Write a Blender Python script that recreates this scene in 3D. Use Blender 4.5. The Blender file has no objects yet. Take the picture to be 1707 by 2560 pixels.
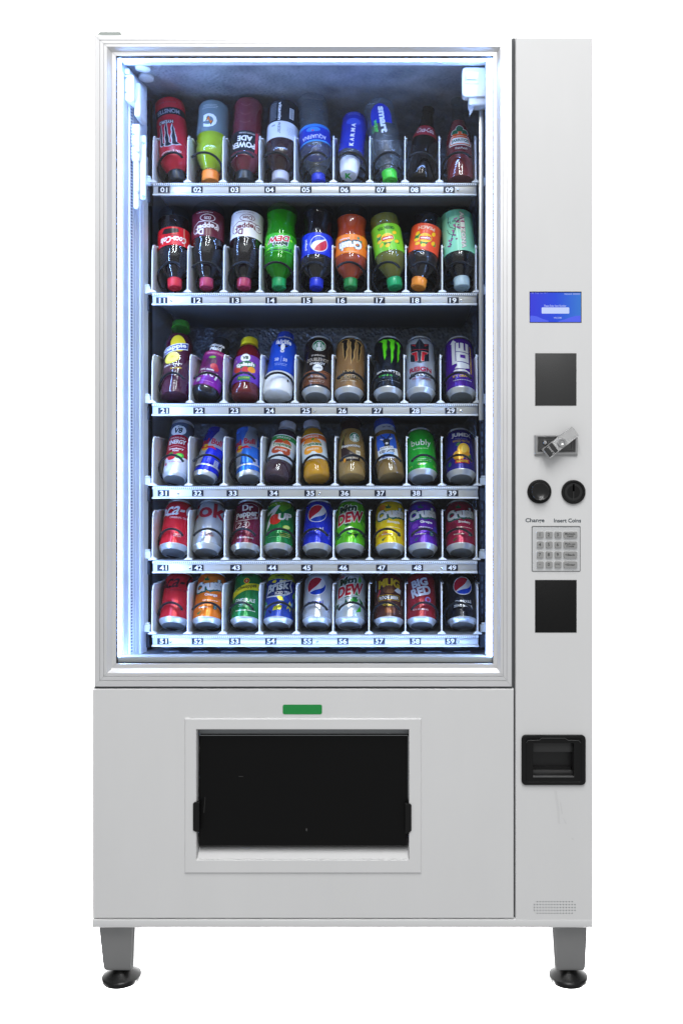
import bpy, bmesh, math, random
from mathutils import Vector, Matrix, Euler

random.seed(7)
S = bpy.context.scene
COL = S.collection
R = math.radians

# ------------------------------------------------------------------ camera
CAM_D, CAM_Z, FPX, CX, CY = 1.8, 1.04, 2223.0, 1000.0, 1230.0
cam_data = bpy.data.cameras.new('camera')
cam = bpy.data.objects.new('camera', cam_data)
COL.objects.link(cam)
cam.location = (0, -CAM_D, CAM_Z)
cam.rotation_euler = (R(90), 0, 0)
cam_data.sensor_fit = 'VERTICAL'
cam_data.sensor_height = 24.0
cam_data.sensor_width = 16.0
cam_data.lens = FPX / 2560 * 24.0
cam_data.shift_x = (853.5 - CX) / 2560
cam_data.shift_y = -(1280 - CY) / 2560
cam_data.clip_end = 60
S.camera = cam

# ------------------------------------------------------------------ world and lamps
world = bpy.data.worlds.new('World')
S.world = world
world.use_nodes = True
bg = world.node_tree.nodes['Background']
bg.inputs['Color'].default_value = (0.97, 0.985, 1.0, 1)
bg.inputs['Strength'].default_value = 0.445

def area_lamp(name, loc, target, sx, sy, watts, color=(1, 1, 1)):
    d = bpy.data.lights.new(name, 'AREA')
    d.shape = 'RECTANGLE'
    d.size, d.size_y, d.energy, d.color = sx, sy, watts, color
    o = bpy.data.objects.new(name, d)
    COL.objects.link(o)
    o.location = loc
    o.rotation_euler = (Vector(target) - Vector(loc)).to_track_quat('-Z', 'Y').to_euler()
    return o

# hall ceiling in front of the machine: two long tube lamps and one wide dim luminous panel
area_lamp('ceiling_tube_lamp', (0.62, -2.6, 4.0), (0.62, -2.599, 0.0), 0.22, 3.0, 67)
area_lamp('ceiling_tube_lamp', (-0.40, -2.6, 4.0), (-0.40, -2.599, 0.0), 0.22, 3.0, 67)
area_lamp('ceiling_panel_lamp', (-0.1, -4.4, 3.75), (-0.1, -4.399, 0.0), 6.0, 4.4, 60)
# lamps added only to whiten the backdrop behind the machine
area_lamp('added_backdrop_lamp', (-0.2, 1.7, 4.9), (-0.2, 3.2, 1.6), 7.0, 0.5, 900)
area_lamp('added_backdrop_lamp', (-0.2, 1.7, -3.0), (-0.2, 3.2, 0.2), 7.0, 0.5, 900)

S.view_settings.view_transform = 'Standard'
S.view_settings.look = 'None'
S.view_settings.exposure = 0.0
S.view_settings.gamma = 1.0
S.view_settings.use_curve_mapping = False
S.render.engine = 'CYCLES'
S.cycles.use_denoising = True
S.cycles.transparent_max_bounces = 32
S.cycles.max_bounces = 10
S.cycles.glossy_bounces = 5
S.cycles.sample_clamp_indirect = 6.0
S.cycles.caustics_reflective = False
S.cycles.caustics_refractive = False

# ------------------------------------------------------------------ helpers
def PX(px, Y=0.0):
    return (px - CX) * (CAM_D + Y) / FPX
def PZ(py, Y=0.0):
    return CAM_Z - (py - CY) * (CAM_D + Y) / FPX

def lin(h):
    h = h.lstrip('#')
    v = [int(h[i:i + 2], 16) / 255 for i in (0, 2, 4)]
    return tuple(c / 12.92 if c <= 0.04045 else ((c + 0.055) / 1.055) ** 2.4 for c in v) + (1,)

_mats = {}
def mat(hexc, rough=0.4, metal=0.0, coat=0.0, spec=0.5, emit=0.0, bump=None, key=None):
    k = (hexc, rough, metal, coat, spec, emit, bump, key)
    if k in _mats:
        return _mats[k]
    m = bpy.data.materials.new('surface_' + hexc.lstrip('#'))
    m.use_nodes = True
    nt = m.node_tree
    b = nt.nodes['Principled BSDF']
    b.inputs['Base Color'].default_value = lin(hexc)
    b.inputs['Roughness'].default_value = rough
    b.inputs['Metallic'].default_value = metal
    b.inputs['Coat Weight'].default_value = coat
    b.inputs['Coat Roughness'].default_value = 0.08
    b.inputs['Specular IOR Level'].default_value = spec
    if emit:
        b.inputs['Base Color'].default_value = (0.02, 0.02, 0.03, 1)
        b.inputs['Emission Color'].default_value = lin(hexc)
        b.inputs['Emission Strength'].default_value = emit
    if bump:
        scale, strength = bump
        tc = nt.nodes.new('ShaderNodeTexCoord')
        nz = nt.nodes.new('ShaderNodeTexNoise')
        nz.inputs['Scale'].default_value = scale
        nz.inputs['Detail'].default_value = 3
        bp = nt.nodes.new('ShaderNodeBump')
        bp.inputs['Strength'].default_value = strength
        bp.inputs['Distance'].default_value = 0.002
        nt.links.new(tc.outputs['Object'], nz.inputs['Vector'])
        nt.links.new(nz.outputs['Fac'], bp.inputs['Height'])
        nt.links.new(bp.outputs['Normal'], b.inputs['Normal'])
        # wear: roughness follows a broader noise
        n2 = nt.nodes.new('ShaderNodeTexNoise')
        n2.inputs['Scale'].default_value = 9
        n2.inputs['Detail'].default_value = 5
        mr = nt.nodes.new('ShaderNodeMapRange')
        mr.inputs['To Min'].default_value = max(0.02, rough - 0.07)
        mr.inputs['To Max'].default_value = min(1, rough + 0.09)
        nt.links.new(tc.outputs['Object'], n2.inputs['Vector'])
        nt.links.new(n2.outputs['Fac'], mr.inputs['Value'])
        nt.links.new(mr.outputs['Result'], b.inputs['Roughness'])
    _mats[k] = m
    return m

def thin_clear(key, tint, ior=1.45, haze=0.0, hazecol=(0.8, 0.85, 0.9, 1), bump=None, rough=0.03):
    k = ('clear', key)
    if k in _mats:
        return _mats[k]
    m = bpy.data.materials.new('clear_' + key)
    m.use_nodes = True
    nt = m.node_tree
    nt.nodes.clear()
    out = nt.nodes.new('ShaderNodeOutputMaterial')
    tr = nt.nodes.new('ShaderNodeBsdfTransparent')
    tr.inputs['Color'].default_value = tint
    gl = nt.nodes.new('ShaderNodeBsdfGlossy')
    gl.inputs['Roughness'].default_value = rough
    fr = nt.nodes.new('ShaderNodeFresnel')
    fr.inputs['IOR'].default_value = ior
    mx = nt.nodes.new('ShaderNodeMixShader')
    ge = nt.nodes.new('ShaderNodeNewGeometry')      # a thin wall reflects once, on its outer face
    iv = nt.nodes.new('ShaderNodeMath')
    iv.operation = 'SUBTRACT'
    iv.inputs[0].default_value = 1.0
    mu = nt.nodes.new('ShaderNodeMath')
    mu.operation = 'MULTIPLY'
    nt.links.new(ge.outputs['Backfacing'], iv.inputs[1])
    nt.links.new(fr.outputs['Fac'], mu.inputs[0])
    nt.links.new(iv.outputs[0], mu.inputs[1])
    nt.links.new(mu.outputs[0], mx.inputs['Fac'])
    src = tr.outputs[0]
    if haze:
        df = nt.nodes.new('ShaderNodeBsdfDiffuse')
        df.inputs['Color'].default_value = hazecol
        m2 = nt.nodes.new('ShaderNodeMixShader')
        m2.inputs['Fac'].default_value = haze
        nt.links.new(tr.outputs[0], m2.inputs[1])
        nt.links.new(df.outputs[0], m2.inputs[2])
        src = m2.outputs[0]
    nt.links.new(src, mx.inputs[1])
    nt.links.new(gl.outputs[0], mx.inputs[2])
    nt.links.new(mx.outputs[0], out.inputs['Surface'])
    if bump:
        tc = nt.nodes.new('ShaderNodeTexCoord')
        mp = nt.nodes.new('ShaderNodeMapping')
        mp.inputs['Scale'].default_value = bump[2]
        nz = nt.nodes.new('ShaderNodeTexNoise')
        nz.inputs['Scale'].default_value = bump[0]
        nz.inputs['Detail'].default_value = 2
        bp = nt.nodes.new('ShaderNodeBump')
        bp.inputs['Strength'].default_value = bump[1]
        bp.inputs['Distance'].default_value = 0.004
        nt.links.new(tc.outputs['Object'], mp.inputs['Vector'])
        nt.links.new(mp.outputs['Vector'], nz.inputs['Vector'])
        nt.links.new(nz.outputs['Fac'], bp.inputs['Height'])
        nt.links.new(bp.outputs['Normal'], gl.inputs['Normal'])
        nt.links.new(bp.outputs['Normal'], fr.inputs['Normal'])
    _mats[k] = m
    return m

def link(name, me, parent=None, mats=None, smooth=None):
    o = bpy.data.objects.new(name, me)
    COL.objects.link(o)
    if parent is not None:
        o.parent = parent
    if mats is not None:
        for m in (mats if isinstance(mats, (list, tuple)) else [mats]):
            me.materials.append(m)
    if smooth is not None:
        for p in me.polygons:
            p.use_smooth = True
        me.set_sharp_from_angle(angle=R(smooth))
    return o

def bm_obj(name, bm, mats, parent=None, smooth=None):
    me = bpy.data.meshes.new(name)
    bmesh.ops.recalc_face_normals(bm, faces=bm.faces[:])
    bm.to_mesh(me)
    bm.free()
    return link(name, me, parent, mats, smooth)

def empty(name, loc=(0, 0, 0), parent=None):
    o = bpy.data.objects.new(name, None)
    o.empty_display_size = 0.05
    COL.objects.link(o)
    o.location = loc
    if parent is not None:
        o.parent = parent
    return o

def add_box(bm, x0, x1, y0, y1, z0, z1, bev=0.0, seg=2, mi=0):
    vs = [bm.verts.new((x, y, z)) for x in (x0, x1) for y in (y0, y1) for z in (z0, z1)]
    idx = [(0, 1, 3, 2), (4, 6, 7, 5), (0, 4, 5, 1), (2, 3, 7, 6), (0, 2, 6, 4), (1, 5, 7, 3)]
    fs = [bm.faces.new([vs[i] for i in f]) for f in idx]
    for f in fs:
        f.material_index = mi
    if bev:
        es = list({e for f in fs for e in f.edges})
        r = bmesh.ops.bevel(bm, geom=es, offset=bev, segments=seg, profile=0.5, affect='EDGES')
        for f in r['faces']:
            f.material_index = mi
    return fs

def box(name, x0, x1, y0, y1, z0, z1, m, parent, bev=0.0006, seg=2):
    bm = bmesh.new()
    add_box(bm, min(x0, x1), max(x0, x1), y0, y1, min(z0, z1), max(z0, z1), bev, seg)
    return bm_obj(name, bm, m, parent, 35 if bev else None)

def pbox(name, px0, px1, py0, py1, Y0, Y1, m, parent, bev=0.0006, seg=2):
    """a box whose front face at depth Y0 spans these photo coordinates"""
    return box(name, PX(px0, Y0), PX(px1, Y0), Y0, Y1, PZ(py1, Y0), PZ(py0, Y0), m, parent, bev, seg)

def round_rect(x0, x1, z0, z1, r, n=5):
    pts = []
    for cx, cz, a0 in ((x1 - r, z1 - r, 0), (x0 + r, z1 - r, 90), (x0 + r, z0 + r, 180), (x1 - r, z0 + r, 270)):
        for i in range(n + 1):
            a = R(a0 + 90 * i / n)
            pts.append((cx + r * math.cos(a), cz + r * math.sin(a)))
    return pts

def prism(bm, pts, y0, y1, mi=0, inset=0.0, dy=0.0):
    """extrude a polygon in XZ from y0 (front) to y1; inset/dy add a front chamfer"""
    n = len(pts)
    cx = sum(p[0] for p in pts) / n
    cz = sum(p[1] for p in pts) / n
    def ring(y, k):
        out = []
        for x, z in pts:
            d = math.hypot(x - cx, z - cz) or 1
            out.append(bm.verts.new((x - (x - cx) / d * k, y, z - (z - cz) / d * k)))
        return out
    rings = []
    if inset:
        rings.append(ring(y0, inset))
        rings.append(ring(y0 + dy, 0))
    else:
        rings.append(ring(y0, 0))
    rings.append(ring(y1, 0))
    fs = [bm.faces.new(rings[0])]
    for a, b in zip(rings, rings[1:]):
        for i in range(n):
            fs.append(bm.faces.new((a[i], a[(i + 1) % n], b[(i + 1) % n], b[i])))
    fs.append(bm.faces.new(list(reversed(rings[-1]))))
    for f in fs:
        f.material_index = mi
    return fs

def ring_plate(bm, ox0, ox1, oz0, oz1, hx0, hx1, hz0, hz1, y0, y1, mi=0, ch=0.0):
    """a plate with a rectangular hole"""
    def rect(x0, x1, z0, z1, y):
        return [bm.verts.new(p) for p in ((x0, y, z0), (x1, y, z0), (x1, y, z1), (x0, y, z1))]
    loops = []
    if ch:
        loops = [rect(hx0, hx1, hz0, hz1, y1), rect(hx0, hx1, hz0, hz1, y0 + ch * .6),
                 rect(hx0 - ch * .6, hx1 + ch * .6, hz0 - ch * .6, hz1 + ch * .6, y0),
                 rect(ox0 + ch, ox1 - ch, oz0 + ch, oz1 - ch, y0), rect(ox0, ox1, oz0, oz1, y0 + ch), rect(ox0, ox1, oz0, oz1, y1)]
    else:
        loops = [rect(hx0, hx1, hz0, hz1, y1), rect(hx0, hx1, hz0, hz1, y0), rect(ox0, ox1, oz0, oz1, y0), rect(ox0, ox1, oz0, oz1, y1)]
    loops.append(loops[0])
    for a, b in zip(loops, loops[1:]):
        for i in range(4):
            f = bm.faces.new((a[i], a[(i + 1) % 4], b[(i + 1) % 4], b[i]))
            f.material_index = mi

def revolve_mesh(name, prof, segs=40, closed_bottom=True, closed_top=True):
    """prof: list of (v, r) in metres, axis Z"""
    vs, fs = [], []
    rings = []
    for v, r in prof:
        if r < 1e-6:
            rings.append([len(vs)])
            vs.append((0, 0, v))
        else:
            rings.append(list(range(len(vs), len(vs) + segs)))
            vs += [(r * math.sin(2 * math.pi * i / segs), -r * math.cos(2 * math.pi * i / segs), v) for i in range(segs)]
    for a, b in zip(rings, rings[1:]):
        for i in range(segs):
            j = (i + 1) % segs
            if len(a) == 1 and len(b) == 1:
                continue
            if len(a) == 1:
                fs.append((a[0], b[j], b[i]))
            elif len(b) == 1:
                fs.append((a[i], a[j], b[0]))
            else:
                fs.append((a[i], a[j], b[j], b[i]))
    if closed_bottom and len(rings[0]) > 1:
        fs.append(tuple(reversed(rings[0])))
    if closed_top and len(rings[-1]) > 1:
        fs.append(tuple(rings[-1]))
    me = bpy.data.meshes.new(name)
    me.from_pydata(vs, [], fs)
    me.update()
    return me

def revolve(name, prof, m, parent, segs=40, smooth=38, **kw):
    return link(name, revolve_mesh(name, prof, segs, **kw), parent, m, smooth)

def tube_mesh(name, pts, r, sides=7):
    vs, fs = [], []
    n = len(pts)
    for i, p in enumerate(pts):
        t = (Vector(pts[min(i + 1, n - 1)]) - Vector(pts[max(i - 1, 0)])).normalized()
        up = Vector((0, 0, 1)) if abs(t.z) < 0.9 else Vector((0, 1, 0))
        a = t.cross(up).normalized()
        b = t.cross(a).normalized()
        for k in range(sides):
            w = 2 * math.pi * k / sides
            vs.append(tuple(Vector(p) + a * (r * math.cos(w)) + b * (r * math.sin(w))))
    for i in range(n - 1):
        for k in range(sides):
            j = (k + 1) % sides
            fs.append((i * sides + k, i * sides + j, (i + 1) * sides + j, (i + 1) * sides + k))
    fs.append(tuple(range(sides)))
    fs.append(tuple(reversed(range((n - 1) * sides, n * sides))))
    me = bpy.data.meshes.new(name)
    me.from_pydata(vs, [], fs)
    me.update()
    for p in me.polygons:
        p.use_smooth = True
    return me

# ---- lettering: flat triangles of a string, cached, with unit bounding-box height
_txt = {}
def text_tris(s, bold=0.0, space=1.0):
    k = (s, bold, space)
    if k in _txt:
        return _txt[k]
    cu = bpy.data.curves.new('lettering', 'FONT')
    cu.body = s
    cu.size = 1.0
    cu.offset = bold
    cu.space_character = space
    cu.space_line = 0.85
    cu.align_x = 'CENTER'
    cu.resolution_u = 3
    o = bpy.data.objects.new('lettering', cu)
    me = bpy.data.meshes.new_from_object(o)
    vs = [(v.co.x, v.co.y) for v in me.vertices]
    fs = [tuple(p.vertices) for p in me.polygons]
    bpy.data.objects.remove(o)
    bpy.data.curves.remove(cu)
    bpy.data.meshes.remove(me)
    xs = [v[0] for v in vs]
    ys = [v[1] for v in vs]
    bb = (min(xs), max(xs), min(ys), max(ys))
    _txt[k] = (vs, fs, bb)
    return _txt[k]

def place_text(s, u, v, h, w=None, rot=0, shear=0.0, bold=0.012, grow=0.0, arc=0.0, space=1.0):
    """2-D triangles of a string centred at (u, v), bounding box h high (and w wide)"""
    v0, _, bb = text_tris(s, bold, space)
    vs, fs, _ = text_tris(s, bold + grow, space)
    cx, cy = (bb[0] + bb[1]) / 2, (bb[2] + bb[3]) / 2
    sy = h / (bb[3] - bb[2])
    sx = w / (bb[1] - bb[0]) if w else sy
    c, sn = math.cos(R(rot)), math.sin(R(rot))
    out = []
    for x, y in vs:
        x, y = (x - cx) * sx, (y - cy) * sy
        x += shear * y
        y -= arc * x * x
        out.append((u + x * c - y * sn, v + x * sn + y * c))
    return out, fs

def flat_text(bm, s, px, py, hpx, Y, mi=0, wpx=None, bold=0.01, thick=0.0, space=1.0, rot=0):
    """raised print on a front-facing surface at depth Y, centre and size in photo coordinates"""
    k = (CAM_D + Y) / FPX
    vs, fs = place_text(s, PX(px, Y), PZ(py, Y), hpx * k, wpx * k if wpx else None, rot, 0, bold, 0, 0, space)
    bv = [bm.verts.new((x, Y, z)) for x, z in vs]
    for f in fs:
        try:
            bm.faces.new([bv[i] for i in f]).material_index = mi
        except ValueError:
            pass

def tag(o, label, cat, group=None, kind=None):
    o['label'] = label
    if cat:
        o['category'] = cat
    if group:
        o['group'] = group
    if kind:
        o['kind'] = kind
    return o

# ------------------------------------------------------------------ white wall added in place of the blank background
bm = bmesh.new()
add_box(bm, -9, 9, 3.2, 3.3, -7, 9)
bd = bm_obj('backdrop', bm, mat('#f4f4f4', 0.9, spec=0.1))
bd['kind'] = 'structure'
bd['label'] = 'plain white wall added as backdrop behind the vending machine'

# ------------------------------------------------------------------ materials of the machine
M_PAINT = mat('#dadada', 0.42, 0.0, 0.0, 0.4, bump=(520, 0.05))
def mottled(m, amount):
    """faint smudges and handling marks in a painted surface"""
    nt = m.node_tree
    b = nt.nodes['Principled BSDF']
    tc = nt.nodes.new('ShaderNodeTexCoord')
    mp = nt.nodes.new('ShaderNodeMapping')
    mp.inputs['Scale'].default_value = (6, 6, 2.2)
    nz = nt.nodes.new('ShaderNodeTexNoise')
    nz.inputs['Scale'].default_value = 1.3
    nz.inputs['Detail'].default_value = 7
    nz.inputs['Roughness'].default_value = 0.62
    mx = nt.nodes.new('ShaderNodeMix')
    mx.data_type = 'RGBA'
    c = b.inputs['Base Color'].default_value
    mx.inputs[6].default_value = (c[0] * (1 - amount), c[1] * (1 - amount), c[2] * (1 - amount), 1)
    mx.inputs[7].default_value = (min(1, c[0] * (1 + amount)), min(1, c[1] * (1 + amount)), min(1, c[2] * (1 + amount)), 1)
    nt.links.new(tc.outputs['Object'], mp.inputs['Vector'])
    nt.links.new(mp.outputs['Vector'], nz.inputs['Vector'])
    nt.links.new(nz.outputs['Fac'], mx.inputs[0])
    nt.links.new(mx.outputs[2], b.inputs['Base Color'])
mottled(M_PAINT, 0.045)
M_FRAME = mat('#e9e9ea', 0.42, 0.6, bump=(900, 0.03))
M_ALU = mat('#c9c7c4', 0.32, 0.85, bump=(700, 0.04))
M_CHROME = mat('#d8d8d8', 0.16, 1.0)
M_CAST = mat('#c4c4c4', 0.3, 1.0, bump=(900, 0.9))
M_ENAMEL = mat('#eef1f4', 0.35, 0.0, 0.0)
M_BLACK = mat('#101010', 0.5, 0.0, 0.0, 0.25, bump=(900, 0.12))
M_FLAP = mat('#0b0b0b', 0.38, 0.0, 0.0, 0.16, bump=(1200, 0.12))
M_BLACKG = mat('#0c0c0c', 0.16, 0.0, 0.0, 0.5)
M_COVER1 = mat('#343434', 0.5, 0.0, 0.0, 0.45, bump=(700, 0.2))
M_COVER2 = mat('#161616', 0.55, 0.0, 0.0, 0.2, bump=(700, 0.2))
M_GASKET = mat('#2a2b2d', 0.6)
M_GAP_SHADE = mat('#5d5f61', 0.7)
M_LEG = mat('#8c8c8c', 0.5, 0.2, bump=(700, 0.1))
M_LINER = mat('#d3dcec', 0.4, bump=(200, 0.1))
M_WHITEP = mat('#e9edf3', 0.4)
M_POST = mat('#20242e', 0.45, 0.4)
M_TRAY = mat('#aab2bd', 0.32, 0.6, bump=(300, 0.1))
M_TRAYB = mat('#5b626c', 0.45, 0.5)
M_COIL = mat('#0a0a0d', 0.42, 0.0, 0.0, 0.3)
M_NUM = mat('#0d1226', 0.4)
M_NUMT = mat('#f4f6fb', 0.5)
M_SILL = mat('#a9a9a6', 0.45)

def stucco(name, dark, light, scale, strength, rough=0.4, metal=0.7):
    m = bpy.data.materials.new(name)
    m.use_nodes = True
    nt = m.node_tree
    b = nt.nodes['Principled BSDF']
    tc = nt.nodes.new('ShaderNodeTexCoord')
    vo = nt.nodes.new('ShaderNodeTexVoronoi')
    vo.feature = 'SMOOTH_F1'
    vo.inputs['Scale'].default_value = scale
    nz = nt.nodes.new('ShaderNodeTexNoise')
    nz.inputs['Scale'].default_value = 14
    nz.inputs['Detail'].default_value = 6
    cr = nt.nodes.new('ShaderNodeValToRGB')
    cr.color_ramp.elements[0].position = 0.3
    cr.color_ramp.elements[0].color = lin(dark)
    cr.color_ramp.elements[1].position = 0.7
    cr.color_ramp.elements[1].color = lin(light)
    bp = nt.nodes.new('ShaderNodeBump')
    bp.inputs['Strength'].default_value = strength
    bp.inputs['Distance'].default_value = 0.003
    nt.links.new(tc.outputs['Object'], vo.inputs['Vector'])
    nt.links.new(tc.outputs['Object'], nz.inputs['Vector'])
    nt.links.new(nz.outputs['Fac'], cr.inputs['Fac'])
    nt.links.new(cr.outputs['Color'], b.inputs['Base Color'])
    nt.links.new(vo.outputs['Distance'], bp.inputs['Height'])
    nt.links.new(bp.outputs['Normal'], b.inputs['Normal'])
    b.inputs['Roughness'].default_value = rough
    b.inputs['Metallic'].default_value = metal
    return m
M_STUCCO = stucco('stucco_aluminium', '#5a6069', '#8a919c', 150, 1.0)
M_STUCCO_LIT = stucco('stucco_lit_ceiling', '#858e9c', '#c2cad6', 120, 1.0, 0.45, 0.5)  # lighter copy of the same stucco: the lit ceiling's brightness put into its colour

# ------------------------------------------------------------------ the vending machine
Z_GROUND = 0.0235      # underside of the levelling feet
VM = empty('vending_machine', (PX(858), 0.4, Z_GROUND))
tag(VM, 'tall white glass-front drinks vending machine with keypad column and black hatch', 'vending machine')
VM.matrix_world = Matrix.Translation((PX(858), 0.4, Z_GROUND))
bpy.context.view_layer.update()
VM_INV = VM.matrix_world.inverted()
def own(o, parent=None):
    """hang a world-space part under the machine (or one of its parts)"""
    p = parent or VM
    o.parent = p
    o.matrix_parent_inverse = VM_INV if p is VM else p.matrix_basis.inverted()
    return o
def vbox(name, *a, **k):
    return own(box(name, *a[:-1], a[-1], None, **k))
def vpbox(name, *a, parent=None, **k):
    return own(pbox(name, *a[:-1], a[-1], None, **k), parent)

XL, XR = PX(233), PX(1482)
ZTOP, ZBASE1, ZBASE0 = PZ(90), PZ(2298), PZ(2319)
T = 0.03
D_CAB = 0.80
Z_IN0, Z_IN1 = PZ(1650, 0.03), PZ(140, 0.04)
IXL, IXR = PX(301, 0.05), PX(1233, 0.05)
Y_BACK = 0.47

# shell
own(box('cabinet_side', XL + 0.001, IXL, 0.052, D_CAB, ZBASE1 + .002, ZTOP, M_PAINT, None, 0.001))
own(box('cabinet_side', PX(1290), XR - 0.0005, 0.03, D_CAB, ZBASE1 + .002, ZTOP - .002, M_PAINT, None, 0.001))
own(box('cabinet_top', IXL + .0005, PX(1290) - .0005, 0.052, D_CAB, Z_IN1 + 0.002, ZTOP - .001, M_PAINT, None, 0.001))
own(box('cabinet_back', IXL + .0005, PX(1290) - .0005, Y_BACK + .006, D_CAB - .002, ZBASE1 + .003, Z_IN1 + .001, M_PAINT, None, 0.001))
own(box('inner_back_wall', IXL + .001, IXR + .02, Y_BACK, Y_BACK + .005, Z_IN0 - .05, Z_IN1 + .0015, M_STUCCO, None, 0))
own(box('inner_ceiling', IXL + .001, IXR + .02, 0.053, Y_BACK - .0005, Z_IN1 - .004, Z_IN1 + .001, M_STUCCO_LIT, None, 0))
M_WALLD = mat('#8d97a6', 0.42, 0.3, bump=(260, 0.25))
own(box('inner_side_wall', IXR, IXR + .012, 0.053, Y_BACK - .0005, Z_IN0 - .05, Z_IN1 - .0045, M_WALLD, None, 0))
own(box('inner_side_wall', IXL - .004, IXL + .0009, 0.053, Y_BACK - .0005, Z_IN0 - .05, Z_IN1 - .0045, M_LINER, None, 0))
# floor of the drinks chamber with louvre slots
fl = own(box('inner_floor', IXL + .001, IXR + .0005, 0.053, Y_BACK - .0005, PZ(1655, .05) - .007, PZ(1655, .05) + .001, mat('#7f8a9c', 0.4, 0.4), None, 0))
bm = bmesh.new()
for r in range(4):
    for c in range(11):
        x = IXL + .06 + c * .064 + (r % 2) * .018
        y = 0.11 + r * .05
        z = PZ(1655, .05) + .001
        pts = [(-.02, 0), (.02, 0), (.015, .006), (.006, .009), (-.006, .009), (-.015, .006)]
        va = [bm.verts.new((x + p[0], y + p[1], z + .0005)) for p in pts]
        vb = [bm.verts.new((x + p[0] * .8, y + p[1] * .3, z + .0022)) for p in pts]
        bm.faces.new(vb)
        for i in range(6):
            bm.faces.new((va[i], va[(i + 1) % 6], vb[(i + 1) % 6], vb[i]))
lv = bm_obj('floor_louvres', bm, mat('#8a95a8', 0.5, 0.2), None)
lv['kind'] = 'stuff'
own(lv, fl)

# ---- glass door: four mitred frame members, gasket, pane, inner sill, LED strips
DOOR = empty('glass_door', (0, 0, 0))
own(DOOR)
ox0, ox1, oz0, oz1 = PX(236), PX(1279), PZ(1717), PZ(87)
ix0, ix1, iz0, iz1 = PX(287.5), PX(1233), PZ(1661), PZ(134.5)
# profile: (fraction across the member from outside to inside, depth)
PROF = [(0.0, .050), (0.0, .0016), (0.03, 0.0), (0.262, 0.0), (0.272, .0016), (0.285, .0016), (0.295, 0.0),
        (0.455, 0.0), (0.465, .0016), (0.478, .0016), (0.488, 0.0), (0.62, 0.0), (0.80, .0085), (0.985, .0085), (1.0, .0095), (1.0, .0140)]
OC = [(ox0, oz0), (ox1, oz0), (ox1, oz1), (ox0, oz1)]
IC = [(ix0, iz0), (ix1, iz0), (ix1, iz1), (ix0, iz1)]
for k, nm in enumerate(['door_frame_rail', 'door_frame_stile', 'door_frame_rail', 'door_frame_stile']):
    a, b = k, (k + 1) % 4
    bm = bmesh.new()
    rows = []
    dx, dz = OC[b][0] - OC[a][0], OC[b][1] - OC[a][1]
    L = math.hypot(dx, dz)
    g = 0.00025
    for t, y in PROF:
        pa = [OC[a][i] + (IC[a][i] - OC[a][i]) * t for i in (0, 1)]
        pb = [OC[b][i] + (IC[b][i] - OC[b][i]) * t for i in (0, 1)]
        pa = (pa[0] + dx / L * g, pa[1] + dz / L * g)
        pb = (pb[0] - dx / L * g, pb[1] - dz / L * g)
        rows.append((bm.verts.new((pa[0], y, pa[1])), bm.verts.new((pb[0], y, pb[1]))))
    for r0, r1 in zip(rows, rows[1:]):
        bm.faces.new((r0[0], r0[1], r1[1], r1[0]))
    bm.faces.new((rows[-1][0], rows[-1][1], rows[0][1], rows[0][0]))
    bm.faces.new([r[0] for r in rows])
    bm.faces.new([r[1] for r in reversed(rows)])
    own(bm_obj(nm, bm, M_FRAME, None, 12), DOOR)
# gasket ring round the pane
bm = bmesh.new()
ring_plate(bm, ix0 + .0002, ix1 - .0002, iz0 + .0002, iz1 - .0002, ix0 + .0018, ix1 - .0012, iz0 + .0020, iz1 - .0026, 0.0100, 0.0145)
own(bm_obj('door_gasket', bm, M_GASKET, None), DOOR)
bm = bmesh.new()
add_box(bm, ix0 + .0020, ix1 - .0014, 0.0112, 0.0140, iz0 + .0022, iz1 - .0028)
M_GLASS = thin_clear('door_glass', (0.965, 0.98, 0.985, 1), 1.31, 0, rough=0.0)
own(bm_obj('glass_pane', bm, M_GLASS, None), DOOR)
# inner frame of the door behind the glass
vpbox('door_sill', 290, 1232, 1642, 1659, 0.016, 0.046, M_SILL, parent=DOOR, bev=0.001)
M_LED = mat('#8fb5fb', 0.5, emit=72.0, key='led')
M_LED2 = mat('#8fb5fb', 0.5, emit=66.0, key='led2')
vpbox('led_strip', 290.5, 299.5, 140, 1640, 0.016, 0.026, M_LED, parent=DOOR, bev=0.001)
vpbox('led_strip', 300.5, 1221, 140, 147.5, 0.016, 0.026, mat('#8fb5fb', 0.5, emit=42.0, key='led4'), parent=DOOR, bev=0.001)
vpbox('led_strip', 1222, 1230.5, 141, 1640, 0.016, 0.026, M_LED2, parent=DOOR, bev=0.001)
own(box('led_strip', PX(300, .03), PX(1222, .03), 0.047, 0.055, PZ(1653, .05), PZ(1645, .05), mat('#8fb5fb', 0.5, emit=34.0, key='led3'), None, 0.001), DOOR)
# white channels the strips sit in
vpbox('led_channel', 289, 297, 139, 1641, 0.0265, 0.050, M_WHITEP, parent=DOOR, bev=0.0005)
vpbox('led_channel', 1215, 1232, 139, 1641, 0.0265, 0.050, M_WHITEP, parent=DOOR, bev=0.0005)
vpbox('led_channel', 303.5, 1214.5, 138.5, 150, 0.0265, 0.050, M_WHITEP, parent=DOOR, bev=0.0005)

# hinge cap on top of the door
bm = bmesh.new()
hx0, hx1 = PX(241), PX(306)
prism(bm, [(hx0, oz1 + .0008), (hx1, oz1 + .0008), (hx1 - .002, oz1 + .0045), (hx1 - .006, oz1 + .0095), (hx0 + .006, oz1 + .0095), (hx0 + .001, oz1 + .0045)], 0.006, 0.07)
own(bm_obj('hinge_cap', bm, mat('#a9b0ac', 0.4), None))

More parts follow.
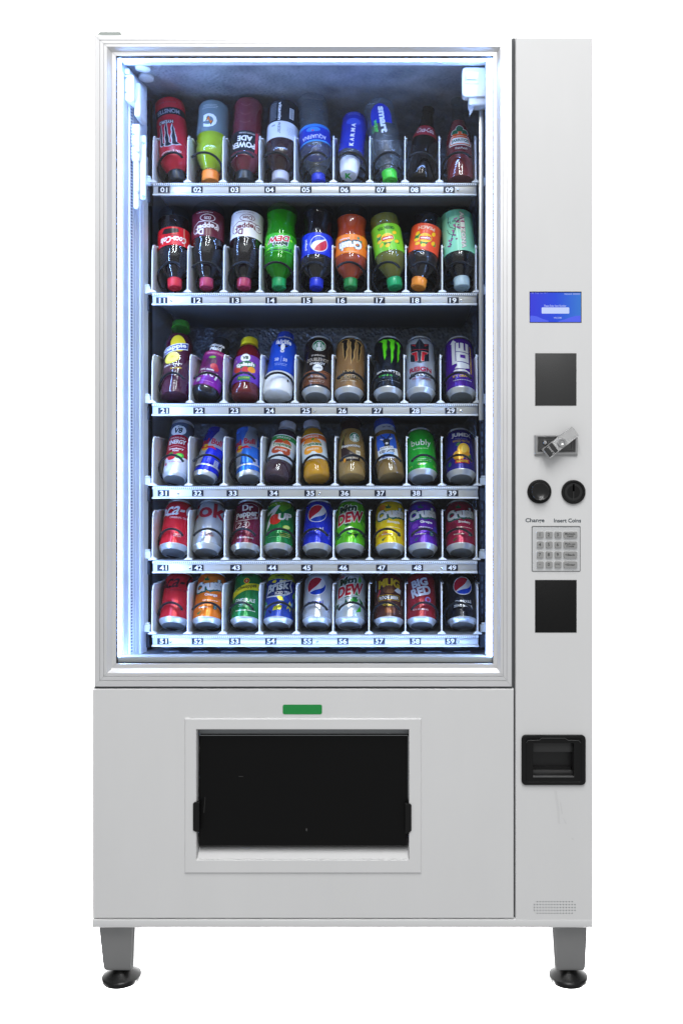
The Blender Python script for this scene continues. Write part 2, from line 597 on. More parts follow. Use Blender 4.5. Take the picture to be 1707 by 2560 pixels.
# ---- shade in the gaps beside and below the door, painted as grey strips
vpbox('gap_shade_strip', 1278.5, 1289.5, 95, 2300, 0.012, 0.05, M_GAP_SHADE, bev=0)
vpbox('gap_shade_strip', 236, 1279, 1716, 1726, 0.006, 0.05, M_GAP_SHADE, bev=0)

# ---- lower front panel with the delivery opening
px0, px1, pz0, pz1 = PX(232), PX(1283.5), PZ(2296), PZ(1722.5)
hx0, hx1, hz0, hz1 = PX(490), PX(1023), PZ(2149), PZ(1822)
bm = bmesh.new()
ring_plate(bm, px0, px1, pz0, pz1, hx0, hx1, hz0, hz1, 0.0, 0.03, 0, 0.0015)
own(bm_obj('lower_panel', bm, M_PAINT, None, 30))
# delivery bezel, hatch, recess
bm = bmesh.new()
ring_plate(bm, PX(462.5), PX(1053), PZ(2182), PZ(1795), PX(492), PX(1022), PZ(2148), PZ(1823), -0.0035, 0.02, 0, 0.0022)
bz = own(bm_obj('delivery_bezel', bm, M_PAINT, None, 30))
rec = own(box('delivery_recess', PX(488), PX(1026), 0.055, 0.060, PZ(2152), PZ(1818), mat('#26282a', 0.6), None, 0))
bm = bmesh.new()
a = (PX(493), PX(1021), 0.0, PZ(2147.5))
zt, yb = PZ(2104), 0.046
v = [bm.verts.new(p) for p in ((a[0], 0.001, a[3]), (a[1], 0.001, a[3]), (a[1], yb, zt), (a[0], yb, zt), (a[0], 0.001, a[3] - .004), (a[1], 0.001, a[3] - .004), (a[1], yb + .004, zt - .01), (a[0], yb + .004, zt - .01))]
for f in ((0, 1, 2, 3), (4, 7, 6, 5), (0, 4, 5, 1), (1, 5, 6, 2), (2, 6, 7, 3), (3, 7, 4, 0)):
    bm.faces.new([v[i] for i in f])
own(bm_obj('delivery_ramp', bm, M_PAINT, None))
own(box('recess_shade_strip', PX(493), PX(1021), 0.017, 0.05, PZ(1840.5), PZ(1823.5), mat('#8d9092', 0.5), None, 0.0005))  # shade at the top of the recess, put into a grey strip
bm = bmesh.new()
ft, fb = PZ(1842.5), PZ(2123)
x0, x1 = PX(495.5), PX(1018)
def hatch_ring(zt, zb, y0, y1, ins):
    return [bm.verts.new(p) for p in ((x0 + ins, y1, zb), (x1 - ins, y1, zb), (x1 - ins, y0, zt), (x0 + ins, y0, zt))]
r0 = hatch_ring(ft - .0015, fb + .0055, 0.0125, 0.0045, 0.0012)
r1 = hatch_ring(ft, fb, 0.014, 0.0105, 0.0)
r2 = hatch_ring(ft, fb + .004, 0.022, 0.018, 0.0)
bm.faces.new(r0)
for p, q in ((r0, r1), (r1, r2)):
    for i in range(4):
        bm.faces.new((p[i], p[(i + 1) % 4], q[(i + 1) % 4], q[i]))
bm.faces.new(list(reversed(r2)))
hatch = own(bm_obj('delivery_hatch', bm, M_FLAP, None))
for (tx0, tx1, ty0, ty1, sg) in ((484.5, 500, 2003, 2077, 1), (1012.5, 1028, 2007, 2081, -1)):
    bm = bmesh.new()
    X0, X1, Z0, Z1 = PX(tx0), PX(tx1), PZ(ty1), PZ(ty0)
    c = .003
    if sg > 0:
        pts = [(X1, Z1), (X0 + c, Z1), (X0, Z1 - c), (X0, Z0 + c), (X0 + .006, Z0), (X1, Z0)]
    else:
        pts = [(X0, Z1), (X1 - c, Z1), (X1, Z1 - c), (X1, Z0 + 2 * c), (X1 - .006, Z0), (X0, Z0)]
    prism(bm, pts, -0.0065, 0.0035, 0, 0.0006, 0.0006)
    own(bm_obj('hatch_tab', bm, M_BLACK, None), hatch)
# metal edge strips of the hatch
bm = bmesh.new()
add_box(bm, x0 - .0015, x1 + .0015, 0.0118, 0.016, ft - .0006, ft + .0007)
add_box(bm, x1 + .0006, x1 + .0022, 0.010, 0.016, fb + .05, ft - .001)
own(bm_obj('hatch_trim', bm, mat('#8d8f90', 0.25, 0.8), None), hatch)
# scuffs on the hatch
bm = bmesh.new()
def mark(pts, Y):
    bm.faces.new([bm.verts.new((PX(x), Y, PZ(y))) for x, y in pts])
def hy(py):
    t = (py - 1844) / (2111 - 1844)
    return 0.0125 + (0.0045 - 0.0125) * t - 0.0003
mark([(764, 2074), (766.5, 2072.5), (767.5, 2077), (766, 2081), (764.2, 2079)], hy(2082))
mark([(508, 2035), (508.9, 2035), (511.8, 1995), (511.2, 1995)], hy(2035))
mark([(595, 1944), (606, 1944.6), (606, 1945.4), (595, 1945)], hy(1946))
sc = bm_obj('hatch_scuffs', bm, mat('#4a4a4a', 0.6), None)
sc['kind'] = 'stuff'
own(sc, hatch)
# green sticker
bm = bmesh.new()
prism(bm, round_rect(PX(707), PX(805), PZ(1785.5), PZ(1761.5), PX(1004.5)), -0.0008, 0.0004)
own(bm_obj('green_sticker', bm, mat('#0a8a3c', 0.45, coat=0.2), None))

# ---- base plate and legs
own(box('base_plate', PX(230.5), PX(1480.5), -0.0005, D_CAB - .005, ZBASE0, ZBASE1 - .0006, M_PAINT, None, 0.0018, 3))
def leg(cx_top, hw_top, cx_bot, hw_bot, Yf, back=False):
    bm = bmesh.new()
    zt, zb = ZBASE0 - .0002, PZ(2430, .026)
    d0, d1 = 0.062, 0.050
    top = [(cx_top - hw_top, Yf), (cx_top + hw_top, Yf), (cx_top + hw_top, Yf + d0), (cx_top - hw_top, Yf + d0)]
    bot = [(cx_bot - hw_bot, Yf + .004), (cx_bot + hw_bot, Yf + .004), (cx_bot + hw_bot, Yf + .004 + d1), (cx_bot - hw_bot, Yf + .004 + d1)]
    low = [(x + (cx_bot - x) * .12, y + (Yf + .03 - y) * .12) for x, y in bot]
    rr = [[bm.verts.new((x, y, z)) for x, y in ring] for ring, z in ((top, zt), (bot, zb + .006), (low, zb))]
    bm.faces.new(rr[0])
    for p, q in zip(rr, rr[1:]):
        for i in range(4):
            bm.faces.new((p[i], p[(i + 1) % 4], q[(i + 1) % 4], q[i]))
    bm.faces.new(list(reversed(rr[2])))
    bmesh.ops.bevel(bm, geom=[e for e in bm.edges if abs(e.verts[0].co.z - e.verts[1].co.z) > .02], offset=.004, segments=3, affect='EDGES')
    o = own(bm_obj('leg', bm, M_LEG, None, 30))
    fx, fy = cx_bot, Yf + .03
    zt = zb
    ft = revolve('levelling_foot', [(0, 0), (0, .0385), (.002, .0395), (.0085, .0400), (.0105, .0390), (.0120, .0370), (.023, .0190), (.0275, .0150), (.0315, .0140), (.0317, .0110)],
                 mat('#0b0b0b', 0.27, 0, 0, 0.35), None, 48, 30)
    ft.location = (fx, fy, Z_GROUND)
    own(ft, o)
    st = revolve('threaded_stem', [(.0305, .0125), (.0340, .0125), (.0342, .0095), (zt - Z_GROUND - .0005, .0095)], mat('#3c3c3c', 0.35, 0.7), None, 24, 30)
    st.location = (fx, fy, Z_GROUND)
    own(st, o)
Yl = 0.026
leg(PX(291, Yl), (PX(337, Yl) - PX(245.5, Yl)) / 2, PX(293.5, Yl), (PX(331, Yl) - PX(256, Yl)) / 2, Yl)
leg(PX(1424, Yl), (PX(1468, Yl) - PX(1380, Yl)) / 2, PX(1426, Yl), (PX(1464, Yl) - PX(1388, Yl)) / 2, Yl)
for cx in (PX(291, Yl), PX(1424, Yl)):      # the rear pair
    leg(cx, .037, cx, .031, D_CAB - .10)

# ---- control column
bm = bmesh.new()
ring_plate(bm, PX(1288), PX(1481), PZ(2303), PZ(93), PX(1318), PX(1446), PZ(1950), PZ(1848), 0.0, 0.03, 0, 0.0016)
own(bm_obj('control_panel', bm, M_PAINT, None, 30))

# rubbed marks under the coin return
bm = bmesh.new()
for pts in ([(1384, 1975), (1391, 1978), (1397, 2020), (1399, 2060), (1394, 2058), (1391, 2022)], [(1398, 2000), (1402, 2010), (1406, 2035), (1402, 2034)], [(1406, 2044), (1412, 2052), (1416, 2060), (1411, 2058)], [(1428, 2094), (1433, 2097), (1432, 2100), (1427, 2097)]):
    bm.faces.new([bm.verts.new((PX(x), -0.0002, PZ(y))) for x, y in pts])
rm = own(bm_obj('rubbed_marks', bm, mat('#d3d3d3', 0.36, 0.0, 0.0, 0.4), None))
rm['kind'] = 'stuff'
# display
SCR = vpbox('display_screen', 1323, 1452.5, 729, 806.5, -0.0006, 0.0008, M_BLACKG, bev=0)
def screen_mat():
    m = bpy.data.materials.new('display_glow')
    m.use_nodes = True
    nt = m.node_tree
    b = nt.nodes['Principled BSDF']
    tc = nt.nodes.new('ShaderNodeTexCoord')
    sp = nt.nodes.new('ShaderNodeSeparateXYZ')
    mr = nt.nodes.new('ShaderNodeMapRange')
    mr.inputs['From Min'].default_value = PX(1324)
    mr.inputs['From Max'].default_value = PX(1451)
    cr = nt.nodes.new('ShaderNodeValToRGB')
    e = cr.color_ramp.elements
    e[0].color = lin('#2a30de')
    e[1].color = lin('#2b78d6')
    k = e.new(0.5)
    k.color = lin('#0a44e2')
    nt.links.new(tc.outputs['Object'], sp.inputs[0])
    nt.links.new(sp.outputs['X'], mr.inputs['Value'])
    nt.links.new(mr.outputs['Result'], cr.inputs['Fac'])
    nt.links.new(cr.outputs['Color'], b.inputs['Emission Color'])
    b.inputs['Emission Strength'].default_value = 0.9
    b.inputs['Base Color'].default_value = (0.01, 0.01, 0.02, 1)
    b.inputs['Roughness'].default_value = 0.3
    return m
bm = bmesh.new()
Ys = -0.0008
def quad(bm, pts, Y, mi=0):
    f = bm.faces.new([bm.verts.new((PX(x, Y), Y, PZ(y, Y))) for x, y in pts])
    f.material_index = mi
quad(bm, [(1324.2, 731.5), (1451, 731.5), (1451, 805.3), (1324.2, 805.3)], Ys)
own(bm_obj('display_picture', bm, screen_mat(), None), SCR)
bm = bmesh.new()
Yg = -0.0011
quad(bm, [(1324.5, 789), (1334, 789.5), (1344, 792), (1356, 797.5), (1370, 801.5), (1370, 805), (1324.5, 805)], Ys - .0001, 2)
quad(bm, [(1395, 803), (1410, 799), (1425, 793), (1438, 790), (1450.8, 789), (1450.8, 805), (1395, 805)], Ys - .0001, 2)
pts = round_rect(1353, 1422, 768.5, 784, 2, 3)
quad(bm, pts, Yg, 0)
flat_text(bm, 'Please Enter Item Number', 1387, 764.5, 5.6, Yg, 1, 55, 0.015)
flat_text(bm, 'WELCOME', 1393, 794.5, 4.2, Yg, 1, 20, 0.015)
flat_text(bm, 'Network', 1419.5, 734.8, 4.0, Yg, 1, 19, 0.02)
flat_text(bm, '- M  Top  1a  12 /', 1346, 733, 3.6, Yg, 3, 43, 0.012)
quad(bm, [(1431, 733.4), (1449, 733.4), (1449, 736.6), (1431, 736.6)], Yg, 3)
own(bm_obj('display_writing', bm, [mat('#c3d2fb', 0.5, emit=0.95), mat('#aebcf8', 0.5, emit=0.9), mat('#3f58f2', 0.5, emit=0.9), mat('#8ea2f4', 0.5, emit=0.8)], None), SCR)

# blank cover plates
vpbox('cover_plate', 1337, 1440, 883, 1014, -0.0008, 0.0005, M_COVER1, bev=0.0003)
vpbox('cover_plate', 1336.7, 1440.5, 1450, 1581.5, -0.0008, 0.0005, M_COVER2, bev=0.0003)

# lock: recessed plate and turned handle
bm = bmesh.new()
ring_plate(bm, PX(1335), PX(1442), PZ(1138), PZ(1088), PX(1343), PX(1441 - 6), PZ(1130), PZ(1093), -0.006, 0.001, 0, 0.002)
LK = own(bm_obj('lock_escutcheon', bm, mat('#b9b9b9', 0.3, 0.9), None, 30))
bm = bmesh.new()
add_box(bm, PX(1342.5), PX(1436), -0.0012, 0.0005, PZ(1131), PZ(1092), 0)
ring_plate(bm, PX(1348), PX(1431), PZ(1126), PZ(1097), PX(1352), PX(1427), PZ(1122), PZ(1101), -0.0032, -0.001, 0, 0.0006)
own(bm_obj('lock_pan', bm, mat('#6a6a6a', 0.3, 0.9), None, 30), LK)
bl = revolve('lock_stud', [(0, 0.0055), (.004, 0.005), (.0065, 0.003), (.0072, 0)], M_CHROME, None, 20)
bl.rotation_euler = (R(90), 0, 0)
bl.location = (PX(1361), -0.001, PZ(1107))
own(bl, LK)
ang = math.atan2(58, 75)
hc = (PX(1396), PZ(1107.5))
def hp(u, w):
    return (hc[0] + u * math.cos(ang) - w * math.sin(ang), hc[1] + u * math.sin(ang) + w * math.cos(ang))
bm = bmesh.new()
prism(bm, [hp(-.0375, -.0118), hp(.0375, -.0118), hp(.0375, .0118), hp(-.0375, .0118)], -0.0235, -0.011, 0, 0.0009, 0.0009)
prism(bm, [hp(-.012, -.008), hp(.012, -.008), hp(.012, .008), hp(-.012, .008)], -0.0112, 0.0, 0)
own(bm_obj('lock_handle', bm, M_CAST, None), LK)
bm = bmesh.new()
prism(bm, [hp(-.0362, -.0100), hp(-.0145, -.0100), hp(-.0145, .0106), hp(-.0362, .0106)], -0.02375, -0.023, 0)
own(bm_obj('handle_name_field', bm, mat('#4c4c4c', 0.4, 0.8), None), LK)
bm = bmesh.new()
vs, fs = place_text('Lovol', 0, 0, 0.0052, 0.0175, 0, 0, 0.01)
for f in fs:
    try:
        pp = [vs[i] for i in f]
        bm.faces.new([bm.verts.new((hp(-.0255 + (-y), x)[0], -0.0240, hp(-.0255 + (-y) * -1 * -1, x)[1])) for x, y in pp])
    except ValueError:
        pass
own(bm_obj('handle_lettering', bm, mat('#dcdcdc', 0.3, 0.6), None), LK)
cyl = revolve('lock_cylinder', [(0, 0), (.0015, .0035), (.0006, .0050), (.0030, .0056), (.0030, .0080), (.0012, .0092), (-.004, .0095)][::-1], M_CHROME, None, 28)
cyl.rotation_euler = (R(90), 0, 0)
cyl.location = (PX(1398), -0.0236, PZ(1108))
own(cyl, LK)

# change button and coin slot
def knob_at(name, px, py, prof, m):
    o = revolve(name, prof, m, None, 48, 30)
    o.rotation_euler = (R(90), 0, 0)
    o.location = (PX(px), 0.0, PZ(py))
    return o
k = 0.00080972
CB = own(knob_at('change_button', 1347, 1229, [(-.001, 30 * k), (.003, 30 * k), (.0045, 29 * k), (.0052, 26.5 * k), (.0052, 23 * k)], M_BLACK))
inner = knob_at('button_dish', 1347, 1229, [(.002, 22.8 * k), (.0125, 22.3 * k), (.0138, 21 * k), (.0134, 20 * k), (.0105, 16 * k), (.0085, 10 * k), (.0078, 0)], mat('#151515', 0.3, 0, 0, 0.5))
own(inner, CB)
CS = own(knob_at('coin_slot', 1432, 1230, [(-.001, 30 * k), (.003, 30 * k), (.0048, 29 * k), (.0054, 26.5 * k), (.0050, 24 * k), (.0032, 23 * k)], M_BLACK))
own(knob_at('slot_disc', 1432, 1230, [(.001, 22.6 * k), (.0034, 22.4 * k), (.0036, 20 * k), (.0024, 8 * k), (.0022, 0)], mat('#1d1d1d', 0.36, 0, 0, 0.5)), CS)
bm = bmesh.new()
add_box(bm, PX(1430.2), PX(1434), -0.0043, -0.001, PZ(1228), PZ(1210.5))
own(bm_obj('slot_opening', bm, mat('#020202', 0.9, spec=0), None), CS)
bm = bmesh.new()
add_box(bm, PX(1431.3), PX(1432.7), -0.0042, -0.001, PZ(1249), PZ(1228.4))
own(bm_obj('slot_ridge', bm, mat('#3a3a3a', 0.4), None), CS)

# printed words
bm = bmesh.new()
flat_text(bm, 'Change', 1336.3, 1302, 13.2, -0.0004, 0, 47.5, 0.018)
own(bm_obj('change_lettering', bm, mat('#39454d', 0.5), None))
bm = bmesh.new()
flat_text(bm, 'Insert Coins', 1417.5, 1301.2, 9.8, -0.0004, 0, 67.5, 0.018)
own(bm_obj('insert_coins_lettering', bm, mat('#39454d', 0.5), None))

# keypad
bm = bmesh.new()
prism(bm, round_rect(PX(1328), PX(1450), PZ(1429), PZ(1315), .0022), -0.0006, 0.001)
KP = own(bm_obj('keypad', bm, mat('#8e8f90', 0.4, 0.8), None))
bm = bmesh.new()
prism(bm, round_rect(PX(1330), PX(1448.5), PZ(1427.5), PZ(1318.5), .0016), -0.0016, 0.0005, 0, 0.0008, 0.0008)
own(bm_obj('keypad_plate', bm, mat('#e3e4e5', 0.27, 0.45, bump=(60, 0.15)), None, 30), KP)
M_KEY = mat('#a6a6a5', 0.35, 0.3)
M_KEYRIM = mat('#f0f0f0', 0.3, 0.2)
M_KEYTXT = mat('#2c2c2c', 0.6)
keys = [['1', '2', '3', 'Multiple\nVend'], ['4', '5', '6', 'Pick-up\nCode'], ['7', '8', '9', '<Back'], ['.', '0', '<X|', '<Enter']]
for r, rowk in enumerate(keys):
    for c, s in enumerate(rowk):
        cx = (1348.5, 1370.7, 1393, 1423.8)[c]
        cy = (1336.5, 1361.5, 1386.5, 1411.2)[r]
        hw, hh = (17.2 if c == 3 else 8.6), 8.4
        bm = bmesh.new()
        prism(bm, round_rect(PX(cx - hw - 1.3), PX(cx + hw + 1.3), PZ(cy + hh + 1.3), PZ(cy - hh - 1.3), .003, 4), -0.0022, -0.001, 1)
        prism(bm, round_rect(PX(cx - hw), PX(cx + hw), PZ(cy + hh), PZ(cy - hh), .0024, 4), -0.0058, -0.001, 0, 0.0011, 0.0013)
        if '\n' in s:
            flat_text(bm, s, cx + .5, cy + 1, 10.5, -0.0061, 2, 25, 0.012)
        elif c == 3:
            flat_text(bm, s, cx + .5, cy + .5, 5.5, -0.0061, 2, 25, 0.012)
        elif s == '.':
            flat_text(bm, s, cx, cy, 2.4, -0.0061, 2)
        elif s == '<X|':
            flat_text(bm, s, cx, cy, 5, -0.0061, 2, 11)
        else:
            flat_text(bm, s, cx, cy, 8.2, -0.0061, 2)
        own(bm_obj('key', bm, [M_KEY, M_KEYRIM, M_KEYTXT], None), KP)

# coin return cup
bm = bmesh.new()
ro = round_rect(PX(1302.5), PX(1462), PZ(1961), PZ(1836.5), .0085, 6)
def rect_loop(n):
    """points on the inner rectangle matching the outer rounded loop"""
    out = []
    for (x, z) in ro:
        out.append((min(max(x, PX(1331)), PX(1433)), min(max(z, PZ(1941)), PZ(1857))))
    return out
ri = rect_loop(len(ro))
def mk(pts, y):
    return [bm.verts.new((x, y, z)) for x, z in pts]
la = mk(ro, 0.0005)
lb = mk(ro, -0.0042)
cx, cz = PX(1382), PZ(1899)
lc = mk([(x + (cx - x) * .02, z + (cz - z) * .02) for x, z in ro], -0.0052)
ld = mk([(x + (i[0] - x) * .35, z + (i[1] - z) * .35) for (x, z), i in zip(ro, ri)], -0.0050)
le = mk([(x + (i[0] - x) * .42, z + (i[1] - z) * .42) for (x, z), i in zip(ro, ri)], -0.0034)
n = len(ro)
for p, q in ((la, lb), (lb, lc), (lc, ld), (ld, le)):
    for i in range(n):
        bm.faces.new((p[i], p[(i + 1) % n], q[(i + 1) % n], q[i]))
lf = mk(ri, -0.0030)
for i in range(n):
    try:
        bm.faces.new((le[i], le[(i + 1) % n], lf[(i + 1) % n], lf[i]))
    except ValueError:
        pass
CR = own(bm_obj('coin_return', bm, M_BLACK, None, 30))
CR.data.validate()
x0, x1, z0, z1 = PX(1331), PX(1433), PZ(1941), PZ(1857)
bm = bmesh.new()
v = [bm.verts.new(p) for p in ((x0, -.003, z0), (x1, -.003, z0), (x1, -.003, z1), (x0, -.003, z1), (x0, .028, z0 + .012), (x1, .028, z0 + .012), (x1, .028, z1), (x0, .028, z1))]
for f in ((0, 4, 5, 1), (1, 5, 6, 2), (2, 6, 7, 3), (3, 7, 4, 0), (4, 7, 6, 5)):
    bm.faces.new([v[i] for i in f])
own(bm_obj('return_cup', bm, mat('#1b1b1b', 0.35), None), CR)
own(box('return_flap', x0 + .001, x1 - .001, 0.006, 0.009, PZ(1882), z1 - .0005, mat('#2e2e2e', 0.3, 0, 0, 0.5), None, 0.0005), CR)
own(box('return_lip', x0, x1, -0.0044, 0.006, PZ(1942), PZ(1939), mat('#6a6a6a', 0.28, 0.4), None, 0.0006), CR)
own(box('return_step', x0 + .001, x1 - .001, 0.008, 0.014, PZ(1938), PZ(1929), mat('#3a3a3a', 0.3), None, 0.0006), CR)
bm = bmesh.new()
zt_ = PZ(1846)
line = [(1314, 1855), (1318, 1849), (1346, 1848), (1352, 1843), (1410, 1843), (1418, 1848.5), (1444, 1849), (1450, 1855)]
for (ax, ay), (bx_, by_) in zip(line, line[1:]):
    f = [bm.verts.new((PX(p), -0.00545, PZ(q))) for p, q in ((ax, ay), (bx_, by_), (bx_, by_ + 1.2), (ax, ay + 1.2))]
    g_ = [bm.verts.new((w.co.x, -0.0045, w.co.z)) for w in f]
    bm.faces.new(f)
    for i in range(4):
        bm.faces.new((f[i], f[(i + 1) % 4], g_[(i + 1) % 4], g_[i]))
own(bm_obj('return_trim_edge', bm, mat('#4b4b4b', 0.3), None), CR)

# speaker perforations
bm = bmesh.new()
for r in range(5):
    for c in range(15):
        if r in (0, 4) and c in (0, 14):
            continue
        x, z, rr = PX(1334.7 + c * 7.24), PZ(2254 + r * 7.25), 1.45 * k
        bm.faces.new([bm.verts.new((x + rr * math.cos(i * math.pi / 4), -0.0003, z + rr * math.sin(i * math.pi / 4))) for i in range(8)])
sg = own(bm_obj('speaker_perforation', bm, mat('#3d4648', 0.8), None))
sg['kind'] = 'stuff'

# ------------------------------------------------------------------ lift gear inside, beside the shelves
SL = math.tan(R(8.5))
def lslab(name, Y0, Y1, d0, d1, m, z0=None, z1=None):
    """upright slab on the wall panel slanted to catch light: from d0 to d1 proud of it"""
    z0 = Z_IN0 - .01 if z0 is None else z0
    z1 = Z_IN1 - .006 if z1 is None else z1
    bm = bmesh.new()
    q = []
    for Y, d in ((Y0, d0), (Y1, d0), (Y1, d1), (Y0, d1)):
        q.append((IXL + .001 + (Y - .03) * SL + d, Y))
    lo = [bm.verts.new((x, y, z0)) for x, y in q]
    hi = [bm.verts.new((x, y, z1)) for x, y in q]
    bm.faces.new(lo)
    bm.faces.new(hi[::-1])
    for i in range(4):
        bm.faces.new((lo[i], lo[(i + 1) % 4], hi[(i + 1) % 4], hi[i]))
    bmesh.ops.bevel(bm, geom=bm.edges[:], offset=.0004, segments=1, affect='EDGES')
    return own(bm_obj(name, bm, m, None, 30))
lslab('light_catching_panel', 0.030, 0.170, -0.006, 0.0, M_LINER)  # wall panel added at a slant so that it catches more light
ZR = PZ(190, .06)
lslab('wall_profile', 0.040, 0.050, 0.0001, 0.0045, M_WHITEP, None, ZR)
lslab('wall_profile', 0.054, 0.072, 0.0001, 0.0020, M_LINER, None, ZR)
lslab('wall_profile', 0.098, 0.106, 0.0001, 0.0030, M_LINER, None, ZR)
lslab('wall_profile', 0.111, 0.122, 0.0001, 0.0018, M_LINER, None, ZR)
lslab('wall_profile', 0.128, 0.140, 0.0001, 0.0040, M_LINER, None, ZR)
BELT = lslab('lift_belt', 0.0770, 0.0930, 0.0001, 0.0040, M_WHITEP, None, ZR)
bm = bmesh.new()
z = Z_IN0
def lx(Y):
    return IXL + .001 + (Y - .03) * SL + .0043
while z < PZ(270, .09):
    bm.faces.new([bm.verts.new(p) for p in ((lx(.0815), 0.0815, z), (lx(.0885), 0.0885, z), (lx(.0885), 0.0885, z + .0034), (lx(.0815), 0.0815, z + .0034))])
    z += 0.0066
bt = bm_obj('belt_holes', bm, mat('#3f4c74', 0.6), None)
bt['kind'] = 'stuff'
own(bt, BELT)
lslab('gear_cover', 0.146, 0.169, 0.0001, 0.0030, mat('#d9dde2', 0.45), PZ(1560, .16), PZ(390, .16))
# dark slotted shelf posts
M_SLOT = mat('#06070a', 0.8)
def post(x0, x1, Y0, sgn):
    P = own(box('shelf_post', x0, x1, Y0, Y0 + .02, Z_IN0 - .01, PZ(250, Y0), M_POST, None, 0.0008))
    bm = bmesh.new()
    z = Z_IN0 + .02
    while z < PZ(270, Y0):
        add_box(bm, (x0 + x1) / 2 - .0016, (x0 + x1) / 2 + .0016, Y0 - .0006, Y0 + .001, z, z + .011)
        z += .018
    s = bm_obj('post_slots', bm, mat('#4b5468', 0.5, 0.5), None)
    s['kind'] = 'stuff'
    own(s, P)
post(PX(361, .192), PX(376, .192), .192, 1)
post(PX(1197, .19), PX(1212, .19), .19, -1)
# lift head, top left
LH = own(pbox('lift_head', 312, 335, 186, 251, 0.056, 0.10, mat('#f2f4f7', 0.35), None, 0.004, 3))
for py in (194, 231):
    o = revolve('screw', [(-.001, .0024), (.0008, .0022), (.0012, .0012), (.0006, 0)], mat('#6d7a76', 0.4, 0.6), None, 14)
    o.rotation_euler = (R(90), 0, 0)
    o.location = (PX(316, .056), 0.056, PZ(py, .056))
    own(o, LH)
own(pbox('lift_head_cover', 335.5, 351, 206, 290, 0.072, 0.12, M_WHITEP, None, 0.004, 3), LH)
own(pbox('lift_head_top', 311, 325, 170, 185, 0.06, 0.10, M_WHITEP, None, 0.003, 3), LH)
LC = own(pbox('lift_carriage', 329, 349, 309, 400, 0.066, 0.085, M_WHITEP, None, 0.003, 3))
own(pbox('carriage_plate', 349.5, 365, 338, 498, 0.075, 0.082, mat('#cfd8e6', 0.4), None, 0.002, 2), LC)
own(pbox('carriage_bracket', 334, 347, 400.5, 520, 0.070, 0.082, M_WHITEP, None, 0.003, 3), LC)
for (px, py) in ((334, 335), (334, 364), (356, 353), (345, 380), (345, 480), (356, 488)):
    o = revolve('bolt', [(-.001, .0032), (.001, .0030), (.0016, .0018), (.0012, 0)], mat('#8893a4', 0.35, 0.7), None, 14)
    o.rotation_euler = (R(90), 0, 0)
    o.location = (PX(px, .066), 0.0655 if px < 349 else 0.0745, PZ(py, .066))
    own(o, LC)
# round vent caps at the ceiling
for (px, py, rx, Y) in ((358, 158, 19, .075), (366, 169, 18, .12)):
    o = revolve('ceiling_cap', [(0, 0), (.0, .012), (.002, .0155), (.008, .0162), (.0085, .0)], M_WHITEP, None, 28)
    o.location = (PX(px, Y), Y, Z_IN1 - .0128)
    own(o)

# right-hand gear: white post, top bracket and metal rail
WP = own(pbox('lift_post', 1216.5, 1229, 225, 1617, 0.052, 0.060, M_WHITEP, None, 0.002, 2))
for py in (1110, 1439, 1604):
    o = revolve('screw', [(-.001, .0034), (.0008, .0032), (.0014, .0018), (.0007, 0)], mat('#9aa0a8', 0.3, 0.8), None, 14)
    o.rotation_euler = (R(90), 0, 0)
    o.location = (PX(1224, .052), 0.052, PZ(py, .052))
    own(o, WP)
bm = bmesh.new()
prism(bm, round_rect(PX(1155, .055), PX(1216, .055), PZ(241, .055), PZ(168, .055), .008, 5), 0.055, 0.075, 0, 0.001, 0.001)
TB = own(bm_obj('lift_bracket', bm, mat('#d8d6d6', 0.4), None, 30))
own(pbox('bracket_label', 1162, 1196, 180, 209, 0.0535, 0.0555, M_WHITEP, None, 0.0008), TB)
own(pbox('bracket_tongue', 1165, 1192, 184, 197, 0.049, 0.0534, mat('#f4f6f8', 0.35), None, 0.002), TB)
own(pbox('bracket_arm', 1171, 1214, 241.5, 262, 0.060, 0.09, mat('#dfe5ee', 0.4), None, 0.003), TB)
bm = bmesh.new()
prism(bm, [(PX(1172, .07), PZ(262.5, .07)), (PX(1188, .07), PZ(262.5, .07)), (PX(1174, .07), PZ(288, .07))], 0.07, 0.08)
own(bm_obj('bracket_gusset', bm, mat('#b9c3d2', 0.4), None), TB)
own(pbox('lift_rail', 1197, 1208, 263, 1050, 0.085, 0.10, M_ALU, None, 0.001))

# ------------------------------------------------------------------ shelves
ROW_Y = [458.5, 733.5, 1010, 1217, 1403, 1588.5]
ROW_YB = [489, 763, 1039.5, 1246.5, 1432.5, 1616]
DIVX = [[382, 469, 557, 648, 736, 833, 924, 1012, 1098, 1189],
        [380, 469, 559, 649, 736, 830, 920, 1014, 1105, 1190],
        [380, 474, 559, 651, 737, 830, 920, 1010, 1101, 1192],
        [381, 471, 559, 652, 742, 837, 925, 1016, 1104, 1193],
        [381, 470, 561, 652, 741, 833, 923, 1013, 1106, 1191],
        [380, 469, 556, 648, 740, 832, 922, 1013, 1104, 1194]]
NUMX = [[410, 493, 586, 675, 765, 861, 951, 1036, 1122], [405, 492, 588, 678, 767, 853, 948, 1038, 1132],
        [410, 498, 586, 674, 765, 855, 943, 1037, 1126], [409, 495, 581, 683, 775, 861, 950, 1040, 1131],
        [408, 495, 590, 681, 767, 858, 954, 1043, 1130], [408, 494, 587, 677, 767, 857, 948, 1038, 1126]]
NUMY = [474.5, 751, 1027, 1233, 1419.5, 1603]
SCREWS = [[1144], [428, 1151], [786, 1152], [446, 799], [475, 1104], [427, 793, 1145]]
YS = 0.135
FLOOR_Z = [PZ(y, YS) + 0.002 for y in ROW_Y]

